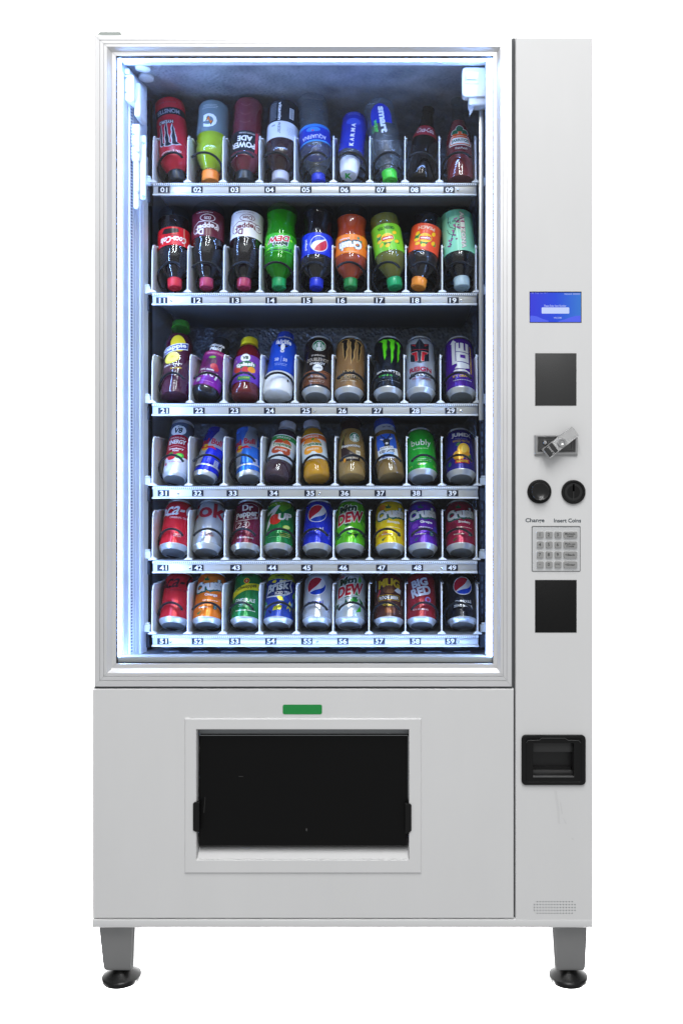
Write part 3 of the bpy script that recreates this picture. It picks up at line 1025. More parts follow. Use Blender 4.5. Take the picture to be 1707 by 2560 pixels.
# one divider: thin plate with rolled bright front edge and a little foot
def divider_mesh():
    bm = bmesh.new()
    h, r = 0.1085, 0.020
    pts = [(0.0, 0.0)]
    for i in range(7):
        a = R(180 - 90 * i / 6)
        pts.append((0.004 + r + r * math.cos(a), h - r + r * math.sin(a)))
    pts += [(0.30, h), (0.30, 0.0)]
    for sx, flip in ((-.0008, 0), (.0008, 1)):
        f = [bm.verts.new((sx, y, z)) for y, z in pts]
        bm.faces.new(f if flip else f[::-1])
    bm.verts.ensure_lookup_table()
    n = len(pts)
    for i in range(n):
        bm.faces.new((bm.verts[i], bm.verts[(i + 1) % n], bm.verts[n + (i + 1) % n], bm.verts[n + i]))
    # foot
    for s in (-1, 1):
        a = [bm.verts.new(p) for p in ((0, -.001, .0075), (s * .0085, -.001, .0022), (s * .0085, -.001, .0006), (0, -.001, .0006))]
        b = [bm.verts.new(p) for p in ((0, .012, .0075), (s * .0085, .012, .0022), (s * .0085, .012, .0006), (0, .012, .0006))]
        bm.faces.new(a)
        bm.faces.new(b[::-1])
        for i in range(4):
            bm.faces.new((a[i], a[(i + 1) % 4], b[(i + 1) % 4], b[i]))
    # top fold
    add_box(bm, -.0008, .0052, .03, .30, h - .0012, h + .0002)
    bmesh.ops.recalc_face_normals(bm, faces=bm.faces[:])
    me = bpy.data.meshes.new('divider')
    bm.to_mesh(me)
    bm.free()
    # rolled edge
    edge = tube_mesh('edge', [(0, y - .0004, z) for y, z in [(0.0004, 0.001)] + pts[1:8]], .0014, 8)
    b2 = bmesh.new()
    b2.from_mesh(me)
    b2.from_mesh(edge)
    b2.to_mesh(me)
    b2.free()
    me.materials.append(M_ENAMEL)
    return me
DIV = divider_mesh()

def coil_mesh(s):
    """spiral with its free end on side s, running to the back"""
    pts = []
    rad, pitch, turns = 0.0325, 0.074, 3.3
    a0 = R(58)          # free end, measured from the top towards side s
    n = int(turns * 26)
    for i in range(n):
        t = i / 26
        a = a0 - t * 2 * math.pi
        y = pitch * t
        pts.append((s * rad * math.sin(a), y, rad + .0022 + rad * math.cos(a)))
    me = tube_mesh('coil', pts, .0027, 7)
    me.materials.append(M_COIL)
    return me
COILS = {1: coil_mesh(1), -1: coil_mesh(-1)}
SCREW = revolve_mesh('screw', [(-.001, .0028), (.0006, .0026), (.0011, .0014), (.0004, .0006), (.0004, 0)], 12)
SCREW.materials.append(M_CHROME)
ROLLER = None
def knob_mesh():
    bm = bmesh.new()
    add_box(bm, -.0075, .0075, -.006, .006, -.010, .006, .0015, 2)
    add_box(bm, -.005, .005, -.005, .005, .0062, .0105, .0015, 2)
    me = bpy.data.meshes.new('shelf_roller')
    bm.to_mesh(me)
    bm.free()
    me.materials.append(mat('#dfe6ea', 0.4))
    return me
KNOB = knob_mesh()
M_LIP = mat('#e3e8ee', 0.35, 0.1)
M_STRIP = mat('#cfcdc8', 0.36, 0.55, bump=(300, 0.05))
for r in range(6):
    yt, yb = ROW_Y[r], ROW_YB[r]
    x0, x1 = PX(DIVX[r][0] + 1, YS), PX(DIVX[r][9] + 1.5, YS)
    fz = FLOOR_Z[r]
    bm = bmesh.new()
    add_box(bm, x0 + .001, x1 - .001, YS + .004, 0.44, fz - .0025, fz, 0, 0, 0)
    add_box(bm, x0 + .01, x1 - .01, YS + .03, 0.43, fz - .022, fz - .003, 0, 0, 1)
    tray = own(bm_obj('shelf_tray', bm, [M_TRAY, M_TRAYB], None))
    tray['label'] = 'metal shelf tray with number strip %s1 to %s9' % (r if r else '0', r if r else '0')
    # label strip: top lip, face, bottom lip
    zt, zb = PZ(yt, YS), PZ(yb, YS)
    H = zt - zb
    own(box('strip_lip', x0, x1, YS - .003, YS + .003, zt - H * .20, zt, M_LIP, None, 0.0008), tray)
    own(box('label_strip', x0 + .0008, x1 - .0008, YS, YS + .003, zb + H * .155, zt - H * .205, M_STRIP, None, 0.0003), tray)
    bm = bmesh.new()
    a = [(YS - .0045, zb), (YS - .0045, zb + .0015), (YS - .0005, zb + H * .15), (YS + .003, zb + H * .15), (YS + .003, zb)]
    A = [bm.verts.new((x0, p[0], p[1])) for p in a]
    B = [bm.verts.new((x1, p[0], p[1])) for p in a]
    bm.faces.new(A)
    bm.faces.new(B[::-1])
    for i in range(5):
        bm.faces.new((A[i], A[(i + 1) % 5], B[(i + 1) % 5], B[i]))
    own(bm_obj('strip_lip', bm, M_LIP, None), tray)
    # row of little teeth along the lip
    bm = bmesh.new()
    xx = x0 + .006
    while xx < x1 - .006:
        add_box(bm, xx, xx + .0016, YS - .0036, YS - .002, zt - H * .17, zt - H * .05)
        xx += .0044
    tt = bm_obj('lip_teeth', bm, mat('#8d96a3', 0.4), None)
    tt['kind'] = 'stuff'
    own(tt, tray)
    for px in DIVX[r]:
        o = bpy.data.objects.new('divider', DIV)
        COL.objects.link(o)
        o.location = (PX(px, YS), YS + .0012, fz)
        own(o, tray)
    for c in range(9):
        n = r * 10 + c + 1
        bm = bmesh.new()
        cx, cy = NUMX[r][c], NUMY[r]
        add_box(bm, PX(cx - 14, YS), PX(cx + 14, YS), YS - .0009, YS + .0004, PZ(cy + 7.7, YS), PZ(cy - 7.7, YS), 0, 0, 0)
        flat_text(bm, '%02d' % n, cx + random.uniform(-.5, 1.6), cy, 12.6, YS - .0012, 1, 15 if n == 11 else (17.5 if '1' in '%02d' % n else 19.5), 0.022, rot=random.uniform(-1.5, 1.5))
        own(bm_obj('number_tag', bm, [M_NUM, M_NUMT], None), tray)
        o = bpy.data.objects.new('coil', COILS[1 if c % 2 == 0 else -1])
        COL.objects.link(o)
        o.location = ((PX(DIVX[r][c], YS) + PX(DIVX[r][c + 1], YS)) / 2, YS + (.0015 if r > 1 else -.0045), fz + .001)
        own(o, tray)
    for px in SCREWS[r]:
        o = bpy.data.objects.new('screw', SCREW)
        COL.objects.link(o)
        o.rotation_euler = (R(90), 0, 0)
        o.location = (PX(px, YS), YS - .0006, PZ(NUMY[r] + 1, YS))
        own(o, tray)
    for px in (DIVX[r][0] - 10.5, DIVX[r][9] + 14):
        o = bpy.data.objects.new('shelf_roller', KNOB)
        COL.objects.link(o)
        o.location = (PX(px, .16), .16, fz + .012)
        own(o, tray)
    for px in (DIVX[r][0] - 12, DIVX[r][9] + 12):
        bm = bmesh.new()
        zz = fz - .004
        add_box(bm, PX(px - 7.5, .17), PX(px + 7.5, .17), .165, .19, zz - .03, zz, .001, 1)
        own(bm_obj('shelf_bracket', bm, mat('#1a1e28', 0.4, 0.3), None), tray)

# ------------------------------------------------------------------ drinks
MM = 0.001
def prof_at(prof, v):
    if v <= prof[0][0]:
        return prof[0][1]
    for (v0, r0), (v1, r1) in zip(prof, prof[1:]):
        if v0 <= v <= v1 and v1 > v0:
            return r0 + (r1 - r0) * (v - v0) / (v1 - v0)
    return prof[-1][1]

class Art:
    """printed label: flat shapes in (u, v) millimetres wrapped round a body of revolution.
    u runs round the body to the right of its front, v up its axis."""
    def __init__(self, prof, rref, metal=0.0, rough=0.32, coat=0.25):
        self.prof, self.rref = prof, rref
        self.fin = (rough, metal, coat)
        self.bm = bmesh.new()
        self.mats, self.idx, self.layer = [], {}, 0
    def mi(self, c):
        if c not in self.idx:
            self.idx[c] = len(self.mats)
            metal = self.fin[1]
            if c.endswith('w'):
                m = mat(c[:-1], 0.45, 0.0, 0.0)
            else:
                m = mat(c, self.fin[0], metal, self.fin[2], 0.3)
            self.mats.append(m)
        return self.idx[c]
    def add(self, polys, c, step=3.2):
        """polys: (verts2d, faces)"""
        vs, fs = polys
        if not vs:
            return
        self.layer += 1
        off = 0.10 + 0.055 * self.layer
        t = bmesh.new()
        bv = [t.verts.new((x, y, 0)) for x, y in vs]
        for f in fs:
            try:
                t.faces.new([bv[i] for i in f])
            except ValueError:
                pass
        us = [p[0] for p in vs]
        ws = [p[1] for p in vs]
        lim = math.pi * self.rref * 0.98
        u = math.ceil(max(min(us), -lim) / step) * step
        while u < min(max(us), lim):
            bmesh.ops.bisect_plane(t, geom=t.verts[:] + t.edges[:] + t.faces[:], plane_co=(u, 0, 0), plane_no=(1, 0, 0), dist=1e-5)
            u += step
        v0, v1 = min(ws), max(ws)
        for (a, ra), (b, rb) in zip(self.prof, self.prof[1:]):
            if v0 < a < v1:
                bmesh.ops.bisect_plane(t, geom=t.verts[:] + t.edges[:] + t.faces[:], plane_co=(0, a, 0), plane_no=(0, 1, 0), dist=1e-5)
        mi = self.mi(c)
        mp = {}
        for v in t.verts:
            x, y = v.co.x, v.co.y
            r = prof_at(self.prof, y) + off
            a = x / self.rref
            mp[v] = self.bm.verts.new((r * math.sin(a) * MM, -r * math.cos(a) * MM, y * MM))
        for f in t.faces:
            if abs(f.calc_area()) < 1e-7:
                continue
            try:
                nf = self.bm.faces.new([mp[v] for v in f.verts])
            except ValueError:
                continue
            nf.material_index = mi
            nf.smooth = True
            if f.normal.z < 0:
                nf.normal_flip()
        t.free()
    def band(self, v0, v1, c):
        L = math.pi * self.rref
        self.add(([(-L, v0), (L, v0), (L, v1), (-L, v1)], [(0, 1, 2, 3)]), c, L / 24)
    def poly(self, pts, c):
        self.add((pts, [tuple(range(len(pts)))]), c)
    def rect(self, u0, u1, v0, v1, c, rot=0):
        cx, cy = (u0 + u1) / 2, (v0 + v1) / 2
        cs, sn = math.cos(R(rot)), math.sin(R(rot))
        p = [(u0, v0), (u1, v0), (u1, v1), (u0, v1)]
        self.poly([(cx + (x - cx) * cs - (y - cy) * sn, cy + (x - cx) * sn + (y - cy) * cs) for x, y in p], c)
    def ell(self, u, v, ru, rv, c, rot=0, n=28, a0=0, a1=360):
        cs, sn = math.cos(R(rot)), math.sin(R(rot))
        full = a1 - a0 >= 360
        pts = []
        for i in range(n if full else n + 1):
            a = R(a0 + (a1 - a0) * i / n)
            x, y = ru * math.cos(a), rv * math.sin(a)
            pts.append((u + x * cs - y * sn, v + x * sn + y * cs))
        self.poly(pts, c)
    def stroke(self, pts, w, c, taper=False):
        L, Rr = [], []
        n = len(pts)
        for i, p in enumerate(pts):
            a, b = pts[max(i - 1, 0)], pts[min(i + 1, n - 1)]
            dx, dy = b[0] - a[0], b[1] - a[1]
            d = math.hypot(dx, dy) or 1
            k = w / 2
            if taper:
                k *= max(0.08, math.sin(math.pi * (i + .4) / (n - .2)))
            L.append((p[0] - dy / d * k, p[1] + dx / d * k))
            Rr.append((p[0] + dy / d * k, p[1] - dx / d * k))
        self.add((L + Rr, [(i, n + i, n + i + 1, i + 1) for i in range(n - 1)]), c)
    def text(self, s, u, v, h, c, w=None, rot=0, shear=0.0, bold=0.012, out=None, ow=0.035, arc=0.0, space=1.0):
        if out:
            self.add(place_text(s, u, v, h, w, rot, shear, bold, ow, arc, space), out)
        self.add(place_text(s, u, v, h, w, rot, shear, bold, 0, arc, space), c)
    def lines(self, u, v, w, n, c, gap=2.6, h=1.1, arc=0.0):
        """small print too fine to read"""
        for i in range(n):
            x = u - w / 2 * random.uniform(.75, 1)
            while x < u + w / 2:
                l = random.uniform(1.6, 4.5)
                y = v - i * gap
                self.poly([(x, y - h / 2), (x + l, y - h / 2), (x + l, y + h / 2), (x, y + h / 2)], c)
                self.layer -= 1
                x += l + 1.1
        self.layer += 1
    def build(self, name, parent):
        me = bpy.data.meshes.new(name)
        self.bm.to_mesh(me)
        self.bm.free()
        for m in self.mats:
            me.materials.append(m)
        o = bpy.data.objects.new(name, me)
        COL.objects.link(o)
        o.parent = parent
        return o

M_CANALU = mat('#d6dade', 0.30, 0.75, bump=(500, 0.04))
M_DOME = mat('#9da1a5', 0.30, 0.75, bump=(120, 0.25))

def scl(p):
    return [(v * MM, r * MM) for v, r in p]

def place(root, px, row, r_contact, theta, phi, flip=False, H=0, dy=0.0, spin=0.0, sv=1.0, lift=0.0):
    """stand a drink on its shelf leaning back by theta and sideways by phi (degrees, + = top to the right)"""
    Yc = 0.168 + dy
    th = R(theta)
    z = FLOOR_Z[row] + r_contact * MM * math.sin(th) + 0.0008 + abs(math.sin(R(phi))) * r_contact * MM * 0.55 + lift
    rot = Matrix.Rotation(R(phi), 4, 'Y') @ Matrix.Rotation(-th, 4, 'X') @ Matrix.Rotation(spin, 4, 'Z') @ Matrix.Diagonal((1, 1, sv, 1))
    if flip:   # cap down: turn it over about the viewing axis
        rot = Matrix.Rotation(R(phi), 4, 'Y') @ Matrix.Rotation(-th, 4, 'X') @ Matrix.Rotation(math.pi, 4, 'Y') @ Matrix.Translation((0, 0, -H * MM))
    root.matrix_world = Matrix.Translation((PX(px, Yc), Yc, z)) @ rot

def can(num, px, label, base, art, rad=33, H=122, theta=31, phi=0, metal=0.3, top=None, cat='can', group='drink cans'):
    row, n = num // 10, num
    root = empty('drink_can')
    k = rad / 33.0
    tp = H - 122
    body = [(0, 24 * k), (-.6, 24.6 * k), (0, 26 * k), (2.5, 27.4 * k), (4.5, 29.2 * k), (8, 32.2 * k), (10, rad), (104 + tp, rad), (109 + tp, rad - 1.2), (115 + tp, rad - 4.2 * k), (118.5 + tp, rad - 6.0 * k), (119.5 + tp, rad - 5.6 * k), (121.5 + tp, rad - 5.2 * k), (122 + tp, rad - 5.8 * k)]
    if rad < 30:   # slim can: nearly straight foot
        body = [(0, rad - 4.2), (-.5, rad - 3.6), (0, rad - 3.0), (3, rad - 1.8), (7, rad - .3), (9, rad), (H - 13, rad), (H - 8, rad - 1.3), (H - 4, rad - 3), (H - 2.5, rad - 2.6), (H - .6, rad - 2.4), (H, rad - 2.8)]
    revolve('can_body', scl(body), M_CANALU, root, 44, 30, closed_bottom=False, closed_top=False)
    r0 = body[0][1]
    revolve('base_dome', scl([(0, r0), (1.2, r0 - 1.2), (2.2, r0 - 1.6), (6, r0 * .8), (9, r0 * .5), (10.2, r0 * .22), (10.5, 0)]), M_DOME, root, 44, 30)
    rl = body[-1][1]
    revolve('can_lid', scl([(H, rl), (H - 3, rl - 1.5), (H - 3.2, 0)]), M_CANALU, root, 36, 30)
    A = Art(body, rad, metal, 0.24, 0.18)
    l0 = 10.2 if rad >= 30 else 9.5
    if base:
        A.band(l0, (117.0 + tp) if rad >= 30 else H - 4.5, base)
    art(A)
    A.build('printed_label', root)
    place(root, px, row, r0, theta, phi)
    tag(root, label, cat, group)
    return root

def bottle(num, px, label, prof, art, liquid=None, lv=(4, 100), cap=None, lab=None, clear='pet', theta=17, phi=0, flip=False,
           name='drink_bottle', cat='bottle', group='drink bottles', fill_gloss=0.12, labrough=0.3, capmat=None, dy=0.0, sv=1.0):
    """prof in mm; cap = (v0, v1, radius, colour)"""
    row = num // 10
    root = empty(name)
    rmax = max(r for v, r in prof)
    H = cap[1] if cap else prof[-1][0]
    if clear in CLEAR:
        revolve('bottle_shell', scl(prof), CLEAR[clear], root, 44, 40, closed_bottom=True, closed_top=True)
    else:
        revolve('bottle_shell', scl(prof), mat(clear, 0.28, 0, 0.3), root, 44, 40)
    if liquid:
        lp = [(v, r - 0.9) for v, r in prof if lv[0] <= v <= lv[1]]
        lp = [(lv[0], prof_at(prof, lv[0]) - 0.9)] + [q for q in lp if q[0] > lv[0] + .2 and q[0] < lv[1] - .2] + [(lv[1], prof_at(prof, lv[1]) - 0.9)]
        lp = [(lv[0], 0)] + lp + [(lv[1], 0)]
        revolve('liquid', scl(lp), mat(liquid, fill_gloss, 0, 0, 0.4), root, 40, 40)
    if cap:
        v0, v1, cr, cc = cap[:4]
        segs = 60
        me = revolve_mesh('cap', scl([(v0, cr * .86), (v0, cr), (v0 + 2.2, cr * 1.02), (v0 + 2.6, cr * .97), (v1 - 2.2, cr * .96), (v1 - .6, cr * .90), (v1, cr * .84), (v1 - .5, cr * .78), (v1 - .5, cr * .5), (v1 - .1, cr * .46), (v1 - .1, cr * .34), (v1 - .5, cr * .3), (v1 - .5, 0)]), segs)
        for v in me.vertices:   # knurled skirt
            rr = math.hypot(v.co.x, v.co.y)
            if v0 * MM + .0024 < v.co.z < (v1 - 1.5) * MM and rr > cr * .9 * MM:
                a = math.atan2(v.co.x, v.co.y)
                f = 1 + .012 * (1 if int(a / (2 * math.pi) * 60) % 2 else -1)
                v.co.x *= f
                v.co.y *= f
        link('cap', me, root, capmat or mat(cc, 0.38, 0, 0.1), 34)
    A = Art(prof, rmax, 0.0, labrough, 0.15)
    art(A)
    A.build('printed_label', root)
    if flip:
        place(root, px, row, cap[2] * .84, theta, phi, True, H, dy - (.005 if row else 0), lift=.010 if row else .004)
    else:
        place(root, px, row, prof[0][1], theta, phi, False, 0, dy, 0.0, sv)
    tag(root, label, cat, group)
    return root

CLEAR = {
    'pet': thin_clear('pet', (0.90, 0.93, 0.95, 1), 1.55, 0.0),
    'water': thin_clear('water', (0.86, 0.91, 0.95, 1), 1.8, 0.045, (0.78, 0.88, 0.97, 1), bump=(70, 1.0, (1, 1, 2.0)), rough=0.2),
    'glass': thin_clear('glass', (0.90, 0.93, 0.93, 1), 1.5, 0.0),
    'green': thin_clear('green', (0.25, 0.75, 0.2, 1), 1.50, 0.05, (0.1, 0.5, 0.05, 1)),
    'dark': thin_clear('dark', (0.25, 0.2, 0.22, 1), 1.45, 0.0),
}

# ---- shared pieces of artwork
def globe(A, u, v, r, ring='#f2f4f8'):
    A.ell(u, v, r * 1.07, r * 1.07, ring, n=40)
    def arc(a0, a1, k=14):
        return [(math.cos(R(a0 + (a1 - a0) * i / k)), math.sin(R(a0 + (a1 - a0) * i / k))) for i in range(k + 1)]
    red = arc(218, 56) + [(.46, .62), (.36, .42), (.2, .2), (0, .0), (-.25, -.2), (-.5, -.38)]
    blue = arc(224, 378) + [(.88, .10), (.74, -.12), (.5, -.28), (.2, -.38), (-.1, -.45), (-.4, -.55)]
    A.poly([(u + r * x, v + r * y) for x, y in red], '#c8102e')
    A.poly([(u + r * x, v + r * y) for x, y in blue], '#0a3fc0')
def crush(A, u, v, w, teal='#1f7a6a', rot=9, h=21):
    A.text('Crush', u + .8, v - 1.4, h, teal, w, rot, 0.08, 0.07, teal, 0.07)
    A.text('Crush', u, v, h, '#f4f6f4', w, rot, 0.08, 0.07)
def shards(A, n, cols, v0, v1, umax, size, seed):
    rd = random.Random(seed)
    for i in range(n):
        u, v, a, s = rd.uniform(-umax, umax), rd.uniform(v0 + size * .5, v1 - size * .5), rd.uniform(0, 360), rd.uniform(.5, 1) * size
        pts = [(u + s * k * math.cos(R(a + d)), min(v1, max(v0, v + s * k * math.sin(R(a + d))))) for d, k in ((0, 1), (120, .35), (180, .8), (250, .45))]
        A.poly(pts, cols[i % len(cols)])
        A.layer -= 1
    A.layer += 1
def dots(A, n, cols, v0, v1, umax, r0, r1, seed):
    rd = random.Random(seed)
    for i in range(n):
        r = rd.uniform(r0, r1)
        A.ell(rd.uniform(-umax, umax), rd.uniform(v0 + r, v1 - r), r, r * rd.uniform(.7, 1), cols[i % len(cols)], rd.uniform(0, 90), 10)
        A.layer -= 1
    A.layer += 1
def claws(A, u, v, h, c, edge=None, flip=False):
    """three ragged claw strokes forming the letter M"""
    S3 = [[(-15, 19), (-8, 21), (-3, 19), (-4, 12), (-3.2, 5), (-5, -2), (-4.5, -9), (-6.5, -17), (-8, -8), (-8.5, 0), (-9.5, 8), (-9.5, 15)],
          [(-2.5, 20), (3.5, 22), (8.5, 20), (6.8, 13), (7.5, 6), (5.5, -2), (6, -11), (3.2, -23), (2.6, -10), (2.6, 0), (1.2, 8), (1.8, 15)],
          [(9, 18), (14.5, 18.5), (18, 15), (16, 9), (16.8, 2), (15, -5), (15, -12), (12.6, -19), (12.4, -9), (12.2, -1), (12.6, 7), (12.8, 13)]]
    k = h / 44.0
    for st in S3:
        if edge:
            cx = sum(p[0] for p in st) / len(st)
            cy = sum(p[1] for p in st) / len(st)
            A.poly([(u + k * (cx + (x - cx) * 1.35 + (0.6 if x > cx else -.6)), v + k * (cy + (y - cy) * 1.06)) for x, y in st], edge)
            A.layer -= 1
    A.layer += 1
    for st in S3:
        A.poly([(u + k * x, v + k * y) for x, y in st], c)
        A.layer -= 1
    A.layer += 1
def siren(A, u, v, r):
    """round green badge with a white crowned figure, much simplified"""
    A.ell(u, v, r, r, '#f2f5f2', n=30)
    A.ell(u, v, r * .93, r * .93, '#0c7a4b', n=30)
    for s in (-1, 1):
        for k in range(3):
            A.stroke([(u + s * r * (.30 + .17 * k), v - r * .75 + r * .1 * k), (u + s * r * (.42 + .16 * k), v - r * .2), (u + s * r * (.40 + .14 * k), v + r * (.45 - .14 * k))], r * .08, '#f2f5f2')
            A.layer -= 1
    A.ell(u, v + r * .12, r * .24, r * .33, '#f2f5f2', n=16)
    A.poly([(u - r * .3, v + r * .42), (u - r * .34, v + r * .66), (u - r * .12, v + r * .56), (u, v + r * .78), (u + r * .12, v + r * .56), (u + r * .34, v + r * .66), (u + r * .3, v + r * .42)], '#f2f5f2')
    A.poly([(u - r * .26, v - r * .22), (u + r * .26, v - r * .22), (u + r * .34, v - r * .85), (u - r * .34, v - r * .85)], '#f2f5f2')
    A.layer += 1
def ribbon(A, u, v, w, c, h=3.2):
    A.stroke([(u - w / 2, v - 1.5), (u - w * .3, v + 1.6), (u - w * .05, v + .6), (u + w * .2, v - 1.4), (u + w * .5, v + 1.2)], h, c, True)

def pet(rad, vs, vn, rn=12.5, top=None, waist=(), foot=15):
    """soft-drink bottle outline in mm: straight to vs, shoulder to the neck at vn"""
    p = [(0, rad * .64), (1.5, rad * .72), (4, rad * .86), (9, rad * .965), (foot, rad)]
    for v, r in waist:
        p.append((v, r))
    p.append((vs, rad))
    for i in range(1, 8):
        t = i / 7
        p.append((vs + (vn - vs) * t, rn + (rad - rn) * (1 - t * t * (1.9 - .9 * t))))
    p += [(vn + 2, rn), (vn + 2.2, rn + 2.2), (vn + 4, rn + 2.2), (vn + 4.2, rn), (top or vn + 12, rn)]
    return p
W, K = '#f4f5f7', '#0c0d10'

# ============ row 1 : bottles, most of them standing on their caps
def a(A):
    A.band(2, 176, '#b5172b')
    A.band(30, 49, '#15151a')
    A.text('MONSTER', 0, 40, 11, '#8f96a6', 58, bold=.03)
    A.text('HYDRO', 6, 68, 8, '#d8d8dc', 34, rot=-4, bold=.02, out='#24242c', ow=.12)
    A.text('DO NOT SHAKE', 0, 17, 4, '#8f4454', 44)
    claws(A, 0, 100, 62, '#191a22', '#c9ccd4')
    A.text('WATERMELON', 0, 146, 6.5, '#f0d8dc', 50, bold=.02)
P = [(0, 29), (3, 32), (8, 33), (28, 33), (29.5, 32.2), (49, 32.2), (51, 33), (142, 33), (156, 31), (168, 26), (177, 19), (182, 16.5), (190, 16.5)]
bottle(1, 444, 'red energy-water bottle with black claw strokes, upside down above tag 01', P, a, None, cap=(180, 204, 18.5, '#1d2024'), clear='#b5172b', flip=True, phi=-9, theta=15)

def a(A):
    A.band(8, 92, '#6f7f84')
    A.lines(0, 30, 34, 3, '#c9d3cf', 4)
    A.text('G', 0, 64, 36, W, 31, bold=.035)
    A.poly([(4, 50), (10, 66), (3.5, 63), (-3, 78), (-8, 64), (-2, 67)], '#3a3a30')
    A.poly([(3, 53), (8, 65), (2.5, 62), (-2, 74), (-6, 65), (-1, 66)], '#e8761e')
P = pet(35, 128, 176, 17, 186, ((30, 35), (92, 35), (96, 33.8), (100, 35), (108, 35), (112, 34), (116, 35)))
bottle(2, 526, 'yellow-green sports drink with orange cap and letter G, above tag 02', P, a, '#a3b81c', (4, 174), (180, 203, 19.5, '#f58a2c'), flip=True, phi=-1)

def a(A):
    A.band(100, 152, '#131317')
    A.rect(-34, -26, 100, 152, '#c22034')
    A.text('POWER', 2, 137, 15, W, 56, bold=.04)
    A.text('ADE', -2, 120, 14, W, 34, bold=.04)
    A.text('SPORTS DRINK', -6, 106, 4, '#d8d8dc', 36, bold=.01)
    for v, w in ((28, 11), (52, 11), (74, 12)):
        A.stroke([(-w, v - 2), (-w * .6, v + 3), (0, v + 4.5), (w * .6, v + 3), (w, v - 2)], 1.1, '#8b4a58')
        A.layer -= 1
P = pet(34.5, 158, 190, 17, 200, ((24, 34.5), (34, 32.8), (44, 34.2), (58, 33), (70, 34.2), (84, 33), (94, 34.5)))
bottle(3, 611, 'dark red sports drink with black label and black cap, above tag 03', P, a, '#74202e', (6, 188), (190, 212, 20, '#20262a'), flip=True)

def a(A):
    A.band(12, 68, '#15171d')
    A.band(68, 111, '#eceef2')
    A.text('vitamin', 3, 41, 7.5, W, 48, rot=90, bold=.025)
    A.text('water', 2.6, 86, 7.5, '#5b5f6b', 30, rot=90, bold=.0)
    A.rect(-30, -19, 30, 58, '#d9dde4')
    for i in range(9):
        A.rect(-28.5, -20.5, 32 + i * 2.8, 33.3 + i * 2.8, '#1b1d24')
        A.layer -= 1
    A.lines(20, 62, 20, 11, '#a8aeba', 4.2, 1.3)
    A.lines(-24, 100, 14, 5, '#b9bdc6', 4)
    A.text('xxx', 17, 78, 4, '#3a3c44', 9)
P = pet(35, 135, 182, 16.5, 192, ((20, 35), (110, 35)))
bottle(4, 701, 'dark drink with black and white label and pale cap, above tag 04', P, a, '#34141a', (6, 180), (184, 205, 19.5, '#c6c9dc'), flip=True)

def a(A):
    A.band(96, 142, '#1733b8')
    A.band(96, 103, '#2f86d8')
    A.text('AQUAFINA', 0, 128, 12, '#e9f0fb', 58, bold=.01)
    A.ell(0, 110, 16, 6, '#3a8fe0')
    A.ell(1, 113, 3, 1.6, '#d0324a')
    A.band(138, 142, '#4aa0e8')
P = pet(35, 150, 208, 12.5, 218, ((22, 35), (30, 33.4), (36, 35), (46, 33.2), (54, 35), (64, 33.4), (72, 35), (84, 33.6), (92, 35)))
bottle(5, 797, 'clear ribbed water bottle with blue label and blue cap, above tag 05', P, a, None, (0, 0), (208, 226, 15.5, '#1a35d2'), clear='water', flip=True, phi=-6)

def a(A):
    A.band(1, 116, '#1a2fb0')
    A.band(3, 24, '#1526a0')
    A.ell(0, 34, 17, 10, '#3a56d4')
    for i, ch in enumerate('KARMA'):
        A.text(ch, -1, 104 - i * 14.5, 9.5, W, 11, rot=-90, bold=.05)
    A.lines(0, 12, 32, 2, '#6f84de', 4)
P = [(0, 24), (2, 27), (6, 28.5), (34, 28.5), (80, 27.5), (114, 28.8), (128, 28), (137, 22), (141, 18), (150, 18)]
B6 = bottle(6, 871, 'small blue drink bottle standing on a large white domed cap, above tag 06', P, a, None, (0, 0), None, clear='water', flip=False, phi=0)
B6.matrix_world = Matrix.Identity(4)
cp = revolve('domed_cap', scl([(130, 21), (132, 22.5), (158, 20.5), (168, 18.5), (170, 17.2), (170.4, 16), (170, 0)]), mat('#e4e6f2', 0.35, 0, 0.2), B6, 44, 34)
bm = bmesh.new()
vs, fs = place_text('K', 0, 0, .0155, .0145, 180, 0, .06)
vv = [bm.verts.new((x, y, .17055)) for x, y in vs]
for f in fs:
    try:
        bm.faces.new([vv[i] for i in f])
    except ValueError:
        pass
bm_obj('cap_letter', bm, mat('#35b24a', 0.4), B6)
place(B6, 871, 0, 17, 26, 4, True, 170.4, -0.014, lift=.012)

def a(A):
    pts = [(-24, 4), (24, 4), (25, 30), (20, 45), (10, 54), (0, 57), (-10, 54), (-20, 45), (-25, 30)]
    A.poly([(x, 78 - (y - 4)) for x, y in pts][::-1], '#1a2fb0')
    A.text('smart', -3, 70, 15, '#eef2fb', 72, rot=90, bold=.045)
    A.text('water', 14, 84, 9, '#57d84e', 34, rot=90, bold=.02)
    A.lines(22, 96, 6, 4, '#57d84e', 4)
P = pet(35, 128, 186, 13.5, 196, ((20, 35), (24, 34), (28, 35), (110, 35)))
bottle(7, 975.5, 'clear water bottle with blue patch and bright green cap, above tag 07', P, a, None, (0, 0), (186, 208, 16.8, '#3fd032'), clear='water', flip=True, phi=-8, dy=-.01, theta=18)

def a(A):
    A.band(90, 116, '#8e1a26')
    A.text('Coca-Cola', 0, 103, 13, '#e9d9da', 46, rot=0, shear=.25, bold=.01)
P = [(0, 27), (2, 29), (8, 30), (28, 29), (44, 27.5), (62, 29), (82, 30), (98, 27.5), (112, 22), (130, 16), (150, 12.5), (158, 12.5), (160, 14), (166, 14), (167, 12)]
bottle(8, 1050, 'dark contour glass bottle with red label and narrow neck, above tag 08', P, a, '#120b0c', (2, 140), None, clear='dark', theta=16, phi=6, name='glass_bottle', sv=1.17)

